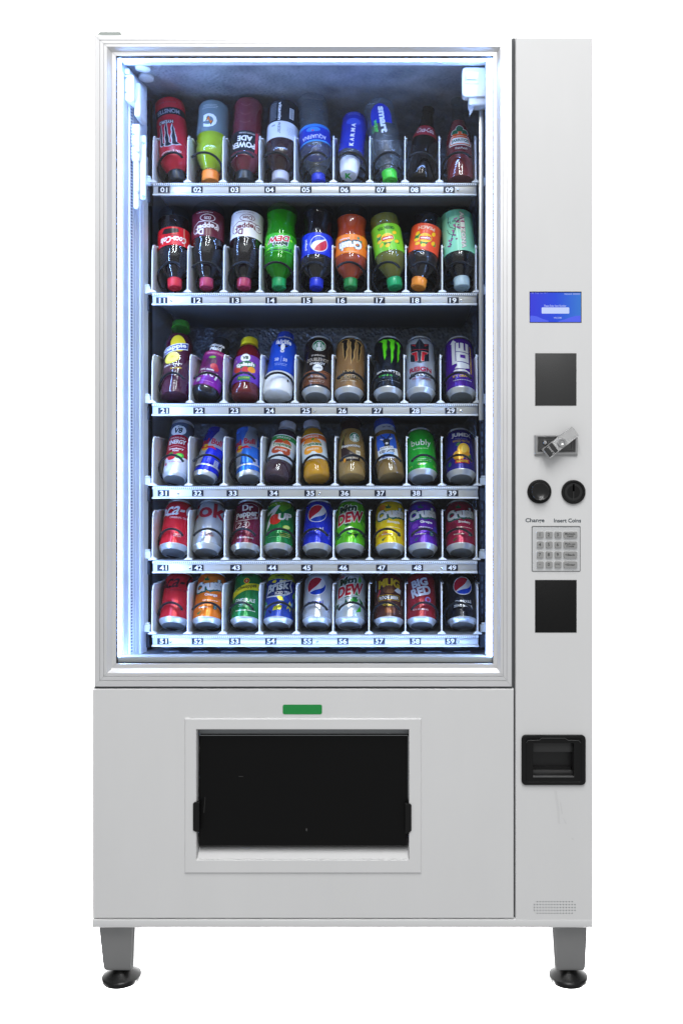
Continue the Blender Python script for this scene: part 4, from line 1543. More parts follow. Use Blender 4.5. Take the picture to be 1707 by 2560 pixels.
def a(A):
    A.poly([(-26, 66), (26, 66), (27, 72), (20, 86), (-20, 86), (-27, 72)], '#f0f2ee')
    A.poly([(-24.5, 67.5), (24.5, 67.5), (25, 72), (19, 85), (-19, 85), (-25, 72)], '#e05a22')
    A.poly([(-22.5, 69.5), (22.5, 69.5), (22.5, 74), (17.5, 82), (-17.5, 82), (-22.5, 74)], '#f0f2ee')
    A.text('JARRITOS', 0, 75.5, 8, '#1d4f3a', 40, bold=.035)
    A.ell(0, 103, 10, 10, '#f0f2ee'); A.ell(-12, 94, 8.5, 8, '#f0f2ee'); A.ell(12, 94, 8.5, 8, '#f0f2ee')
    A.ell(0, 103, 8.8, 8.8, '#14603f'); A.ell(-12, 94, 7.3, 6.8, '#14603f'); A.ell(12, 94, 7.3, 6.8, '#14603f')
    A.rect(-4, 4, 86, 96, '#e05a22')
    A.ell(-10, 88, 8, 3, '#e05a22'); A.ell(10, 88, 8, 3, '#e05a22')
    A.text('Fruit Punch', 2, 59, 4.5, '#d8dcd8', 26)
P = [(0, 27), (2, 30), (8, 31), (86, 31), (104, 28), (122, 20), (138, 15), (165, 13), (176, 13), (178, 14.5), (184, 14.5), (185, 12)]
bottle(9, 1151, 'red fruit soda glass bottle with green and orange emblem, above tag 09', P, a, '#7a2a30', (2, 132), None, clear='glass', theta=16, phi=-1, name='glass_bottle', sv=1.18)

# ============ row 2 : soda bottles standing on their caps
def a(A):
    A.band(62, 108, '#d41a24')
    A.poly([(-18, 66), (14, 66), (20, 76), (8, 80), (-10, 78), (-20, 74)], '#1a1416')
    A.text('Coca-Cola', -6, 94, 16, W, 62, rot=2, shear=.25, bold=.03)
    A.text('ORIGINAL TASTE', 0, 83, 3.4, '#1a1416', 30)
    A.rect(-33, -31, 62, 108, '#e8b8a8')
P = pet(35.5, 122, 176, 12.5, 186, ((56, 35), (61, 35.5), (109, 35.5)))
bottle(11, 437.5, 'cola bottle with red label and red cap, upside down above tag 11', P, a, '#150a0c', (30, 174), (176, 196, 15.5, '#d02030'), flip=True, phi=-5)

def dr(A, base, ink, sub):
    A.band(30, 96, base)
    A.text('Dr', 12, 84, 15, ink, 20, bold=.035)
    A.text('Pepper', -4, 70, 17, ink, 52, rot=6, bold=.035)
    A.stroke([(-30, 62), (-10, 58), (14, 58), (27, 68), (28, 82), (22, 88)], 1.5, ink)
    A.stroke([(-30, 78), (-33, 70), (-30, 62)], 1.3, ink)
    A.ell(-6, 49, 17, 9.5, ink); A.ell(-6, 49, 15.6, 8.2, base)
    A.text(sub, -6, 49, 9, ink, None, bold=.02)
    A.lines(-2, 35, 40, 1, ink, 3)
P = pet(36, 104, 186, 12.5, 196, ((28, 35.4), (30, 36), (97, 36), (99, 35.4)))
bottle(12, 516, 'dark soda bottle with maroon label and pink cap, above tag 12', P, lambda A: dr(A, '#5c1626', '#e6dfe2', '(23)'), '#14090c', (26, 184), (186, 206, 15.5, '#b23458'), flip=True, phi=-2)
P = pet(36, 104, 186, 12.5, 196, ((28, 35.4), (30, 36), (97, 36), (99, 35.4)))
def a(A):
    dr(A, '#e9e6e8', '#6d1a30', 'Diet')
    A.ell(-34, 70, 11, 10, '#6d1a30'); A.ell(-34, 70, 9.6, 8.6, '#e9e6e8')
    A.text('Dr\nPepper', -34, 70, 9, '#6d1a30', 14, bold=.03)
    A.lines(30, 84, 8, 8, '#b0a2a8', 5)
bottle(13, 609.5, 'dark soda bottle with white and maroon label, above tag 13', P, a, '#14090c', (26, 184), (186, 206, 15.5, '#b23458'), flip=True)

def dew(A, v, rot, w, h1, h2, u=0, g='#0d3d22', word='#c3162c', edge='#eef4ee'):
    A.text('Mtn', u - 5, v + h2 * .82, h1, g, w * .66, rot, .28, .05, edge, .06)
    A.text('DEW', u + 1, v, h2, word, w, rot, .28, .05, edge, .06)
def a(A):
    A.band(85, 132, '#35b01e')
    shards(A, 14, ['#0f5a24', '#8fe02a', '#176b28'], 88, 130, 50, 9, 5)
    A.band(126, 129, '#0f4a28')
    dew(A, 100, 6, 50, 12, 14, 0)
    A.lines(0, 121, 46, 1, '#d8f0d8', 3)
P = pet(35.5, 142, 184, 12.5, 194, ((30, 35), (50, 31.5), (66, 33), (80, 35.5), (84, 35.2), (134, 35.5)))
bottle(14, 697, 'bright green soda bottle with green label and green cap, above tag 14', P, a, '#3f9a10', (24, 182), (184, 204, 16, '#16a05a'), clear='green', flip=True)

def a(A):
    A.band(84, 138, '#1230c8')
    globe(A, -7, 112, 19)
    A.text('pepsi', 24, 112, 8, W, 27, rot=-90, bold=.02)
P = pet(35.5, 144, 184, 12.5, 194, ((30, 35), (50, 32.5), (66, 33.5), (82, 35.5), (140, 35.5)))
bottle(15, 790.5, 'cola bottle with blue label and round red white blue emblem, above tag 15', P, a, '#120a0e', (22, 182), (184, 204, 15.5, '#1a35d6'), flip=True)

def a(A):
    A.band(86, 134, '#f0801c')
    dots(A, 9, ['#f6a63a', '#d95f12', '#2f7a4a'], 88, 132, 46, 3, 6, 11)
    crush(A, 0, 114, 54, '#24505a', 4, 21)
    A.text('Orange', 14, 97, 6, W, 24, bold=.02)
    A.lines(0, 130, 34, 1, '#f8e0c0', 3)
P = pet(35.5, 142, 182, 12.5, 192, ((28, 35.5), (44, 33.5), (56, 31.8), (70, 33), (84, 35.5), (136, 35.5)))
bottle(16, 876, 'orange soda bottle with orange label and green cap, above tag 16', P, a, '#a83c18', (34, 180), (182, 202, 15.5, '#1f8a46'), flip=True)

def lipton(A, base, tea, leafy):
    A.band(40, 108, base)
    dots(A, 10, ['#2f6b24', '#3f8a2e'], 62, 98, 24, 4, 7, 3)
    for (u, v) in ((-18, 64), (19, 66), (-20, 86), (16, 92), (2, 96), (20, 82)):
        A.ell(u, v, 6, 4.2, '#f2c01e', random.uniform(0, 60), 14)
        A.layer -= 1
    A.layer += 1
    A.ell(0, 77, 15, 11.5, '#f6d63a'); A.ell(0, 77, 13.6, 10.2, '#f2b81c')
    A.poly([(-13, 72), (13, 74), (13, 83), (-13, 81)], '#c81e2a')
    A.text('Lipton', 0, 77.5, 6.5, W, 21, rot=4, bold=.03)
    A.text(tea, 0, 51, 8, leafy, 38, bold=.04, arc=-.004)
P = pet(34, 112, 162, 13, 172, ((36, 33.5), (39, 34), (109, 34), (111, 33.5)))
bottle(17, 988, 'green tea bottle with lime label leaning sideways, green cap, above tag 17', P, lambda A: lipton(A, '#7cc82a', 'GREEN TEA', '#1f5a1e'), '#6e6a24', (10, 160), (164, 184, 17, '#18a868'), flip=True, phi=-9)
bottle(18, 1045, 'dark tea bottle with orange-red label and orange cap, above tag 18', P, lambda A: lipton(A, '#e8502a', 'PEACH', '#f2c8b0'), '#160c0c', (10, 160), (164, 184, 17, '#f2922a'), flip=True, phi=8)

def a(A):
    A.band(20, 124, '#8fdcb8')
    A.band(20, 36, '#7accac')
    for k, ch in enumerate('ARIZONA'):
        A.text(ch, -9, 112 - (6 - k) * 13.2, 9.5, '#e8efe6', 12.5, rot=90, bold=.05, out='#b04a72', ow=.05)
        A.layer -= 1
    A.text('Green Tea', 12, 50, 6, '#245a48', 26, bold=.01)
    A.stroke([(22, 112), (20, 96), (15, 84), (8, 70), (6, 56), (-2, 46), (-14, 40)], 1.6, '#241a20')
    A.stroke([(15, 84), (24, 76), (27, 66)], 1.1, '#241a20')
    A.stroke([(8, 70), (20, 62), (24, 48), (22, 36)], 1.1, '#241a20')
    rd = random.Random(3)
    for i in range(26):
        t = rd.random()
        u, v = (22 - 26 * t + rd.uniform(-8, 8), 112 - 72 * t + rd.uniform(-7, 7))
        A.ell(u, v, 2.3, 2.0, ['#8a2a78', '#b0488e', '#6a1a5c'][i % 3], 0, 8)
        A.layer -= 1
    A.layer += 1
P = pet(35.5, 126, 176, 14, 186, ((18, 35), (20, 35.5), (125, 35.5)))
bottle(19, 1154.5, 'tea bottle with mint green blossom label and pale cap, above tag 19', P, a, '#150e10', (14, 174), (176, 198, 18, '#bcd6e6'), flip=True, phi=-3)

# ============ row 3 : juice bottles and tall cans
def a(A):
    A.ell(6, 112, 17, 20, '#e8cf2e', 20)
    A.ell(-6, 78, 18, 13, '#e6d850', 15); A.ell(-4, 80, 15, 10.5, '#f0e67a', 15)
    for d in range(0, 180, 36):
        A.stroke([(-4 - 12 * math.cos(R(d)), 80 - 8 * math.sin(R(d))), (-4 + 12 * math.cos(R(d)), 80 + 8 * math.sin(R(d)))], 1, '#e0cc3a')
        A.layer -= 1
    A.layer += 1
    A.poly([(-40, 84), (30, 100), (30, 116), (-40, 100)], '#e9ebf2')
    A.poly([(-40, 86), (29, 102), (29, 114), (-40, 98)], '#24389a')
    A.text('Snapple', -4, 101, 13, W, 60, rot=13, bold=.04)
    A.text('black cherry', -2, 62, 6, '#e6dce0', 42, rot=6, bold=.01)
    A.text('lemonade', 6, 54, 5, '#d8b83a', 24, rot=6)
P = [(0, 27), (2, 30.5), (8, 32), (116, 32), (130, 30), (144, 25), (156, 20), (164, 19), (168, 19)]
bottle(21, 437, 'dark fruit drink bottle with lemon picture and green cap, above tag 21', P, a, '#4c1730', (2, 140), (162, 178, 20.5, '#357f24'), clear='glass', theta=25, phi=-2, sv=1.13)

def a(A):
    A.band(12, 100, '#6b1a62')
    A.band(92, 116, '#17141c')
    A.band(82, 92, '#9a2468')
    A.band(14, 34, '#8a22a0')
    A.text('Minute\nMaid', -1, 103, 20, W, 42, bold=.035)
    A.text('CRANBERRY GRAPE', 0, 86, 3.6, '#e8a8c4', 40)
    A.ell(-2, 68, 14, 8, '#4a1440'); A.ell(8, 57, 9, 6, '#c23040'); A.ell(15, 52, 7, 5, '#b02838'); A.ell(-12, 60, 8, 6, '#5a1648')
    A.ell(-2, 76, 8, 2.6, '#6ab83a', 10)
    A.text('100% vitamin', -6, 48, 4.5, W, 34, bold=.02)
    A.text('VIT C', -2, 37, 9, W, 30, bold=.05)
    A.stroke([(19, 28), (21, 36), (20, 43)], 4.5, W)
    A.rect(-22, -13, 19, 28, '#b9c6d8')
    A.lines(4, 21, 26, 1, '#d89ae0', 3)
P = [(0, 23), (1.5, 27), (5, 30), (10, 31), (20, 31), (50, 29), (86, 29.5), (100, 28), (112, 23), (118, 19), (122, 18.5)]
bottle(22, 510, 'purple grape juice bottle with black cap leaning right, above tag 22', P, a, '#181420', (1, 110), (116, 134, 19.5, '#16161b'), theta=30, phi=10, sv=1.22)

def a(A):
    A.band(22, 84, '#7a3fa6')
    A.band(22, 50, '#6a35b0')
    A.ell(0, 77, 11, 9, W); A.text('V8', 0, 77, 8, '#1d4a2a', 13, bold=.05)
    A.poly([(-24, 50), (20, 54), (26, 66), (4, 70), (-22, 64)], '#17704a')
    A.text('Splash', 0, 60.5, 12, W, 44, rot=5, bold=.05, shear=.15)
    A.ell(-16, 49, 8, 6, '#c8402a'); A.ell(2, 49, 9, 7, '#d0303a'); A.ell(16, 50, 9, 7, '#e89a2a'); A.ell(-24, 54, 6, 6, '#b02a30')
    A.text('Berry Blend', 2, 40, 4.5, '#e6d8f2', 30)
    A.rect(-14, 14, 25, 34, '#2f8a4a'); A.text('ANTIOXIDANT', 0, 30, 3.6, '#d8e84a', 24)
    A.text('1.5', -24, 72, 5, '#e8c8d8', 8)
P = [(0, 22), (1.5, 27), (5, 30.5), (10, 31), (86, 31), (92, 30), (98, 29.5), (104, 28), (114, 23), (120, 19), (124, 18.5)]
bottle(23, 612, 'red fruit juice bottle with purple label and yellow cap, above tag 23', P, a, '#701016', (1, 116), (121, 138, 20, '#e8d41e'), theta=30, phi=-1, sv=1.19)

def a(A):
    A.band(44, 124, '#1748c0')
    A.band(118, 126, '#123a9c')
    A.text('fa!rlife', 2, 113, 12, W, 42, bold=.03)
    A.ell(2, 100, 5.5, 8, W); A.ell(2, 90, 5, 3.6, W); A.ell(-7, 102, 4, 2, K, -20); A.ell(11, 102, 4, 2, K, 20); A.ell(2, 90, 3.4, 2, '#9aa2b4')
    A.stroke([(2, 64), (2, 78)], .7, '#a8c0f0')
    A.text('50', -9, 70, 7, '#dfe8fa', 10); A.text('50', 12, 70, 7, '#dfe8fa', 10)
    A.lines(2, 60, 30, 2, '#9ab4ec', 3.4)
    A.band(42.5, 44, '#2a50b0')
    A.ell(24, 24, 1.8, 3, K)
P = [(0, 26), (2, 31), (6, 33), (12, 33.5), (40, 33.5), (46, 31), (90, 29.5), (112, 29.5), (124, 26), (130, 20), (134, 19)]
bottle(24, 693, 'white milk bottle with blue sleeve and blue cap, above tag 24', P, a, None, (0, 0), (128, 146, 20, '#1a3fae'), clear='#e8ecf2', theta=30, phi=3, sv=1.21)

def a(A):
    A.band(146, 153, '#1c1512')
    A.band(16, 52, '#7a4a30')
    A.stroke([(-50, 52), (0, 52.5), (50, 56)], 1.4, '#b06a3a')
    A.stroke([(-50, 48), (0, 47), (50, 52)], 1.0, '#b06a3a')
    siren(A, 3, 124, 15.5)
    A.text('DOUBLESHOT', 2, 84, 9.5, '#d8d0c8', 50, bold=.0)
    A.text('ENERGY', 2, 73, 6, W, 34, bold=.02)
    A.text('STARBUCKS', 2, 96, 4, '#e0dad4', 30)
    A.ell(3, 60, 11, 10, '#e8eef4'); A.text('COFFEE', 3, 60, 4, '#3a5a78', 15, bold=.02)
    A.text('COFFEE BEVERAGE', 0, 36, 4.5, '#f0dccb', 40, bold=.01)
    A.lines(0, 26, 34, 2, '#f0dccb', 4)
can(25, 790.5, 'tall black and brown coffee can with green round badge, above tag 25', '#231b19', a, H=158)

def a(A):
    A.band(146, 153, '#54401f')
    rd = random.Random(4)
    for i in range(46):
        u, v, l = rd.uniform(-60, 60), rd.uniform(18, 142), rd.uniform(4, 11)
        A.stroke([(u, v), (u + rd.uniform(-2, 2), v + l / 2), (u + rd.uniform(-2, 2), v + l)], .8, ['#a07c4e', '#7a5a34'][i % 2])
        A.layer -= 1
    A.layer += 1
    claws(A, 0, 110, 70, '#231a12', '#c8a060')
    A.text('JAVA', 0, 50, 10, '#2a1c10', 32, bold=.03, out='#d8b880', ow=.05)
    A.text('MONSTER', 0, 36, 9, '#2a1c10', 52, bold=.03, out='#d8b880', ow=.05)
    A.text('COFFEE + ENERGY', 0, 25, 3.6, '#e8d8b8', 36)
can(26, 872, 'tall tan coffee energy can with dark claw strokes, above tag 26', '#8f6c42', a, H=158)

def a(A):
    claws(A, 2, 110, 70, '#5fe01c', '#1d4a12')
    A.text('MONSTER', 2, 50, 10, '#e8eaee', 60, bold=.02)
    A.text('E N E R G Y', 4, 40, 5, '#3fb02a', 50, bold=.03)
    A.lines(0, 26, 50, 1, '#9aa0aa', 4)
can(27, 970, 'tall black energy can with bright green claw strokes, above tag 27', '#10131a', a, H=158, metal=.2)

def a(A):
    A.band(147, 153, '#3a3038')
    A.lines(0, 150, 40, 1, '#d8dce2', 3)
    H_ = [(-26, 82), (-2, 72), (22, 82), (22, 122), (23, 134), (9, 130), (-1, 146), (-11, 130), (-26, 134), (-24, 122)]
    A.poly(H_, '#c2cad8'); A.poly([(x * .93 - .1, 84 + (y - 84) * .97 + 1) for x, y in H_], '#242a38')
    A.poly([(-22, 131), (-10, 128), (-11, 122)], '#c8303a'); A.poly([(20, 131), (9, 128), (10, 122)], '#c8303a')
    A.stroke([(-23, 115), (-2, 112), (21, 115)], 1.4, '#c8303a')
    A.stroke([(-2, 76), (-2, 142)], .9, '#6a7488')
    for s in (-1, 1):
        def q(p):
            return [(-2 + s * x, y) for x, y in p]
        g = [(4, 80), (10, 80), (11, 96), (12, 98), (17, 101), (19, 106), (5, 106)]
        A.poly(q([(x + (x - 9) * .16, y + (y - 94) * .08) for x, y in g]), '#e6e9ef'); A.poly(q(g), '#d0232f')
    A.text('REIGN', 0, 57, 13, '#b02040', 52, bold=.04)
    A.rect(-24, 27, 37, 46, '#241f28'); A.text('INFERNO', 2, 41.5, 6.5, W, 46, bold=.02)
    A.text('RED DRAGON', 2, 31, 5, '#b03a52', 42)
can(28, 1051, 'tall silver energy can with black and red helmet emblem, above tag 28', '#b9c3d2', a, H=158, metal=.55)

def a(A):
    A.band(147, 153, '#3c3420')
    A.text('PERFORMANCE', 0, 150, 3.4, '#b8a83a', 38)
    w = '#e6e9ee'
    A.poly([(-20, 72), (-8, 74), (-8, 80), (-12, 80), (-12, 134), (-8, 134), (-16, 143), (-23, 132), (-20, 132)], w)
    # upper numeral block, lying on its side
    A.poly([(-10, 108), (19, 104), (19, 130), (12, 132), (12, 110), (8, 110), (8, 131), (0, 132), (0, 116), (-3, 116), (-3, 132), (-10, 132)], w)
    # ring block
    A.poly([(-10, 106), (-10, 80), (19, 76), (19, 102)], w); A.poly([(-1, 98), (-1, 89), (11, 87), (11, 97)], '#5a2a9a')
    A.poly([(-10, 78), (19, 73), (19, 62), (8, 58), (-14, 60), (-8, 68)], w)
    A.poly([(-18, 52), (14, 50), (20, 44), (20, 50), (8, 56), (-14, 56)], w)
    A.text('PERFORMANCE ENERGY', 24.5, 88, 4.6, '#d8b020', 78, rot=90, bold=.04)
    A.text('ICY GRAPE', 0, 38, 5.5, '#e8c42a', 38, bold=.03)
    A.lines(0, 27, 46, 1, '#e0e0f0', 4, 1.8)
can(29, 1152, 'tall purple energy can with white block letters and yellow side text, above tag 29', '#4a1c94', a, H=158)

# ============ row 4
def a(A):
    A.band(96, 139, '#5a6174')
    A.band(46, 96, '#a51c2c')
    A.ell(-1, 116, 18, 14, '#e9edf3'); A.text('V8', -1, 116, 15, '#1a1c22', 19, bold=.03, shear=.15)
    A.stroke([(-3, 125), (1, 128), (9, 128)], 1.4, '#2f5a3a')
    A.ell(0, 98, 24, 6, '#a51c2c')
    A.text('SPARKLING', 0, 96, 4.4, '#e8ccd0', 34, arc=.004)
    A.text('ENERGY', 0, 85, 11, W, 40, bold=.035)
    A.stroke([(-20, 72), (0, 74), (20, 72)], .8, '#e8b8bc')
    A.text('Strawberry\nKiwi', 0, 64, 10, W, 34, bold=.03)
    A.ell(-8, 46, 10, 9, '#d0303c', 20); A.ell(10, 48, 10, 7, '#3fa02e', 20); A.ell(10, 48, 6, 4, '#7ad04a', 20)
    A.ell(-10, 54, 6, 2.4, '#3f8a2e', 10)
    A.text('no added sugar', 2, 32, 4, '#c84a6a', 28, bold=.02); A.ell(-20, 28, 3.5, 4, '#c8506a')
can(31, 437, 'slim red and white sparkling energy can, above tag 31', '#e4e7ee', a, rad=27, H=148)

def rb(A, blue, silv, lower):
    A.poly([(-80, 70), (-12, 70), (8, 118), (8, 128), (-80, 128)], blue)
    A.poly([(-12, 70), (8, 118), (8, 128), (80, 128), (80, 70)], silv)
    A.poly([(-80, 26), (-14, 26), (-6, 70), (-80, 70)], silv)
    A.poly([(-14, 12), (80, 12), (80, 66), (30, 72), (8, 72), (-6, 68)], lower)
    A.poly([(28, 72), (80, 118), (80, 128), (40, 128)], lower)
    A.band(10, 17, lower)
    A.text('Red Bull', -6, 86, 15, '#c8203a', 58, bold=.03)
    A.ell(-14, 69, 9, 9, '#f0b822'); A.poly([(-30, 68), (-18, 76), (-8, 72), (4, 74), (14, 66), (0, 68), (-12, 66)], '#d02a34')
    A.ell(-14, 72, 4, 3.4, '#f0b822')
    A.band(22, 26, W)
    A.rect(16, 28, 24, 40, '#dfe6f4'); A.lines(22, 37, 7, 4, lower, 3.4)
can(32, 511.5, 'slim dark blue and silver energy can leaning right, above tag 32', '#1a2aa0', lambda A: rb(A, '#1d2284', '#aab0c2', '#1c2cd0'), rad=26.5, H=121, phi=9, metal=.5)
can(33, 622, 'slim light blue and silver energy can leaning left, above tag 33', '#2f6ad0', lambda A: rb(A, '#3a72d8', '#9aa6bc', '#2f78e0'), rad=26.5, H=121, phi=-8, metal=.5)

def trop(A, name, c1, c2, fruit, top, topc, low):
    A.band(34, 92, '#dfe6ee')
    A.band(34, 60, low)
    A.band(80, 90, topc)
    A.text(top, 0, 85, 5, W, 34, bold=.02)
    A.ell(4, 66, 20, 15, fruit); A.ell(-10, 72, 12, 9, c1); A.ell(14, 54, 10, 8, c2); A.ell(-12, 55, 11, 8, c2)
    A.ell(3, 79, 4, 2, '#4a8a2a', 25)
    A.poly([(-26, 64), (26, 62), (26, 70), (-26, 72)], '#f0f2ee')
    A.text('Tropicana', 0, 67.5, 10, '#17703a', 46, bold=.04, out='#f2f4ee', ow=.06)
    A.text(name, 0, 56, 5, W, 28, bold=.03)
    A.lines(12, 42, 20, 2, '#6a90c8', 3.5); A.rect(-20, -12, 38, 46, '#c2d2e6')
def tropP():
    return [(0, 20), (1.5, 25), (5, 28.5), (11, 30), (28, 30), (33, 29), (92, 29), (100, 26.5), (110, 21), (116, 18.5), (119, 18), (122, 18)]
bottle(34, 690, 'apple juice bottle with green-topped label and white cap, above tag 34', tropP(), lambda A: trop(A, 'APPLE JUICE', '#c83a24', '#b04a2a', '#d8602a', 'APPLE JUICE', '#2f9a4a', '#c8d8ec'), '#4a3440', (1, 110), (117, 134, 19.5, '#b8bcc8'), theta=30, phi=8, sv=1.13)
bottle(35, 793, 'orange juice bottle with orange label and white cap, above tag 35', tropP(), lambda A: trop(A, 'ORANGE JUICE', '#f0902a', '#f2a83a', '#f2a02a', 'ORANGE JUICE', '#e8702a', '#cfe0f0'), '#d89a1e', (1, 112), (117, 134, 19.5, '#a8aec2'), theta=30, phi=-9, sv=1.15)

def glassP():
    return [(0, 24), (1.5, 28), (6, 30.5), (20, 31), (76, 31), (92, 29), (106, 25.5), (116, 23), (132, 22)]
def a(A):
    A.band(108, 131, '#2a1716')
    A.poly([(-24, 34), (-24, 64), (-20, 82), (-10, 96), (-8, 97), (-15, 84), (-15, 70), (-8, 56), (10, 44), (22, 38), (20, 28), (-16, 28)], '#2a1614')
    siren(A, 10, 84, 12)
    A.text('frappuccino', 0, 63, 8, W, 44, shear=.2, bold=.03, out='#2a1614', ow=.07)
    A.rect(12, 22, 40, 52, '#e0dcd0'); A.text('180', 17, 47, 4, '#3a2a20', 7)
    A.text('COFFEE DRINK', 2, 34, 3.6, '#e8dcc4', 30, bold=.02); A.ell(-14, 30, 3, 5, '#d8942a')
    A.stroke([(-22, 60), (-21, 74), (-14, 90)], .9, '#b8c84a')
bottle(36, 880, 'coffee drink glass bottle with dark swoosh and green badge, above tag 36', glassP(), a, '#a8864e', (1, 110), (130, 140, 25, '#1c1a20'), clear='glass', theta=30, phi=-3, name='glass_bottle', sv=1.12)
def a(A):
    A.band(108, 124, '#aeb6c6')
    A.text('READY TO DRINK', 8, 117, 4, '#2a2c38', 26, bold=.02)
    A.poly([(-24, 50), (24, 50), (24, 96), (-24, 96)], '#2a5cc8')
    A.poly([(-24, 34), (24, 34), (24, 58), (-24, 58)], '#dfe8f4')
    A.poly([(-6, 58), (8, 58), (7, 70), (10, 78), (4, 82), (-2, 82), (-8, 78), (-5, 70)], '#20222e')
    for s in (-1, 1):
        A.stroke([(1 + s * 3, 80), (1 + s * 5, 86), (1 + s * 10, 89), (1 + s * 12, 95)], 2.4, '#20222e')
        A.stroke([(1 + s * 7, 80), (1 + s * 14, 84)], 2.8, '#c8d0dc')
    A.ell(1, 70, 3.2, 2.6, '#e8ecf2')
    A.rect(-16, 14, 57, 63, '#e9edf4'); A.text('BLACK RIFLE', -1, 60, 4, '#20222e', 26, bold=.02)
    A.text('ICED LATTE', -1, 52, 6.5, '#20222e', 34, bold=.04)
    A.poly([(-10, 42), (14, 42), (14, 48), (-10, 48)], '#7aa8e4'); A.rect(-14, 16, 36, 38.6, '#3a4a8a')
bottle(37, 978, 'coffee bottle with blue deer label and blue cap leaning left, above tag 37', glassP(), a, '#8a6c3c', (1, 110), (124, 142, 24.5, '#1c3f9a'), clear='glass', theta=30, phi=-8, name='glass_bottle', sv=1.08)

def a(A):
    A.text('bubly', 1, 76, 20, W, 46, bold=-.005)
    A.text('sparkling water', 0, 62, 4, '#bfe8bf', 36)
    A.text('bubly', 8, 42, 5, '#d8f0d8', 14, bold=.02)
    A.lines(4, 34, 34, 2, '#c8ecc8', 4)
    A.text('CRISP', 0, 21, 4.5, W, 18, bold=.03)
    dots(A, 8, ['#8fd83a', '#b8e04a'], 16, 26, 32, 1.2, 2.6, 8)
can(38, 1056, 'bright green sparkling water can with white lettering, above tag 38', '#1ea02c', a, phi=-3)
def a(A):
    A.text('JUMEX', 2, 98, 13, '#e4e6ee', 46, bold=.04)
    A.text('nectar de mango', 2, 89, 3.4, '#8a8cc8', 30)
    A.text('MANGO NECTAR', 2, 83, 6, '#b8963a', 40, bold=.02)
    A.ell(6, 60, 14, 17, '#e8b83a', -15); A.ell(-6, 44, 13, 13, '#e0a82e', 10); A.ell(14, 46, 8, 10, '#d89a2a'); A.ell(8, 62, 7, 11, '#f2d05a', -15)
    A.ell(-6, 74, 6, 3, '#3f7a3a', 40); A.ell(20, 44, 5, 3, '#3f7a3a', 60)
    A.poly([(-14, 24), (18, 24), (18, 34), (-14, 34)], '#b8283a'); A.text('MANGOES', 2, 29, 6, '#f2d03a', 26, bold=.04)
    A.ell(-28, 26, 5, 6, '#2f6a5a')
can(39, 1152, 'dark blue nectar can with mango picture, above tag 39', '#2a2484', a)

# ============ row 5 : cans
def coke(A, ink, sub):
    A.text('Coca-Cola', 14, 96, 33, ink, 164, rot=3, shear=.35, bold=.015)
    ribbon(A, -16, 82, 34, ink, 5)
    A.text('ORIGINAL TASTE', 12, 73, 4.6, sub, 46)
    A.text('CALORIES', 12, 31, 3.4, sub, 18); A.text('PER CAN', 12, 26.5, 3.4, sub, 16)
can(41, 434, 'red cola can with large white script lettering, above tag 41', '#c21726', lambda A: coke(A, '#eceef0', '#f0c8c8'))
def a(A):
    A.text('Coke', 2, 92, 38, '#c02838', 128, bold=.03)
    A.text('NO SUGAR', 4, 34, 4, '#b83a48', 24); A.text('NO CALORIES', 4, 28, 4, '#b83a48', 30)
can(42, 516, 'silver diet cola can with big red letters, above tag 42', '#c4c9d0', a, metal=.6)
def a(A):
    A.stroke([(-31, 78), (-26, 66), (0, 66), (26, 74), (30, 88), (26, 104), (10, 110), (-8, 108)], 1.3, '#d8cfd4')
    A.text('Dr', 1, 98, 16, W, 24, rot=4, bold=.03)
    A.text('Pepper', 0, 80, 20, W, 52, rot=11, bold=.035)
    A.text('Est. 1885', 17, 75, 4, '#e8dde2', 17, rot=5)
    A.ell(-8, 54, 17, 11, '#cbb8c0', 8); A.ell(-8, 54, 15.8, 9.8, '#5c0f26', 8)
    A.text('23', -8, 54, 13, '#e0d4d8', 22, rot=6, shear=.3, bold=.0)
    A.ell(-8, 54, 21, 14, '#5c0f26', n=3, a0=0, a1=1)
    A.text('12 FL OZ (355 mL)', 2, 22, 4.6, W, 36, bold=.02)
can(43, 614, 'maroon soda can with white two-line lettering, above tag 43', '#6c1030', a)
def a(A):
    A.poly([(-30, 104), (24, 100), (34, 116), (-34, 116)], '#7ab82a')
    dots(A, 14, ['#cfe8b0', '#3f9a3a', '#e8f0c0'], 96, 116, 24, .8, 2, 7)
    A.poly([(-6, 100), (8, 86), (26, 102), (14, 108)], '#5aa82a')
    A.poly([(-30, 86), (-4, 104), (2, 104), (-10, 80), (-22, 52), (-30, 40), (-26, 64), (-14, 88), (-28, 80)], '#e8ecee')
    A.ell(-8, 68, 13, 13, '#d8321e')
    A.text('UP', 15, 76, 17, W, 32, rot=8, shear=.2, bold=.05)
    A.ell(20, 50, 9, 5, '#b8d84a', 10); A.ell(20, 50, 7, 3.6, '#e0f08a', 10)
    A.lines(16, 34, 24, 3, '#d8c84a', 4); A.stroke([(-20, 24), (10, 24), (30, 26)], .8, '#8fd0a0')
can(44, 695, 'green lemon-lime can with white numeral and red dot, above tag 44', '#0b7a3c', a)
def a(A):
    globe(A, -2, 83, 21)
    A.text('pepsi', -4, 43, 11, W, 36, bold=.01)
    A.text('12 FL OZ', 30, 32, 4, '#a8b8f0', 18, rot=80)
can(45, 793, 'blue cola can with round red white blue emblem, above tag 45', '#1028c0', a)
def a(A):
    shards(A, 26, ['#0f4a24', '#2f9a1c', '#0d5a2a', '#a8ec3a'], 16, 112, 54, 15, 21)
    dew(A, 74, 12, 63, 20, 26)
    A.poly([(-12, 45), (0, 50), (12, 46), (2, 40)], '#d8e8d0')
    A.poly([(8, 30), (22, 36), (14, 22)], '#0f4a24')
can(46, 874, 'lime green soda can with green and red slanted lettering, above tag 46', '#5cc01c', a)
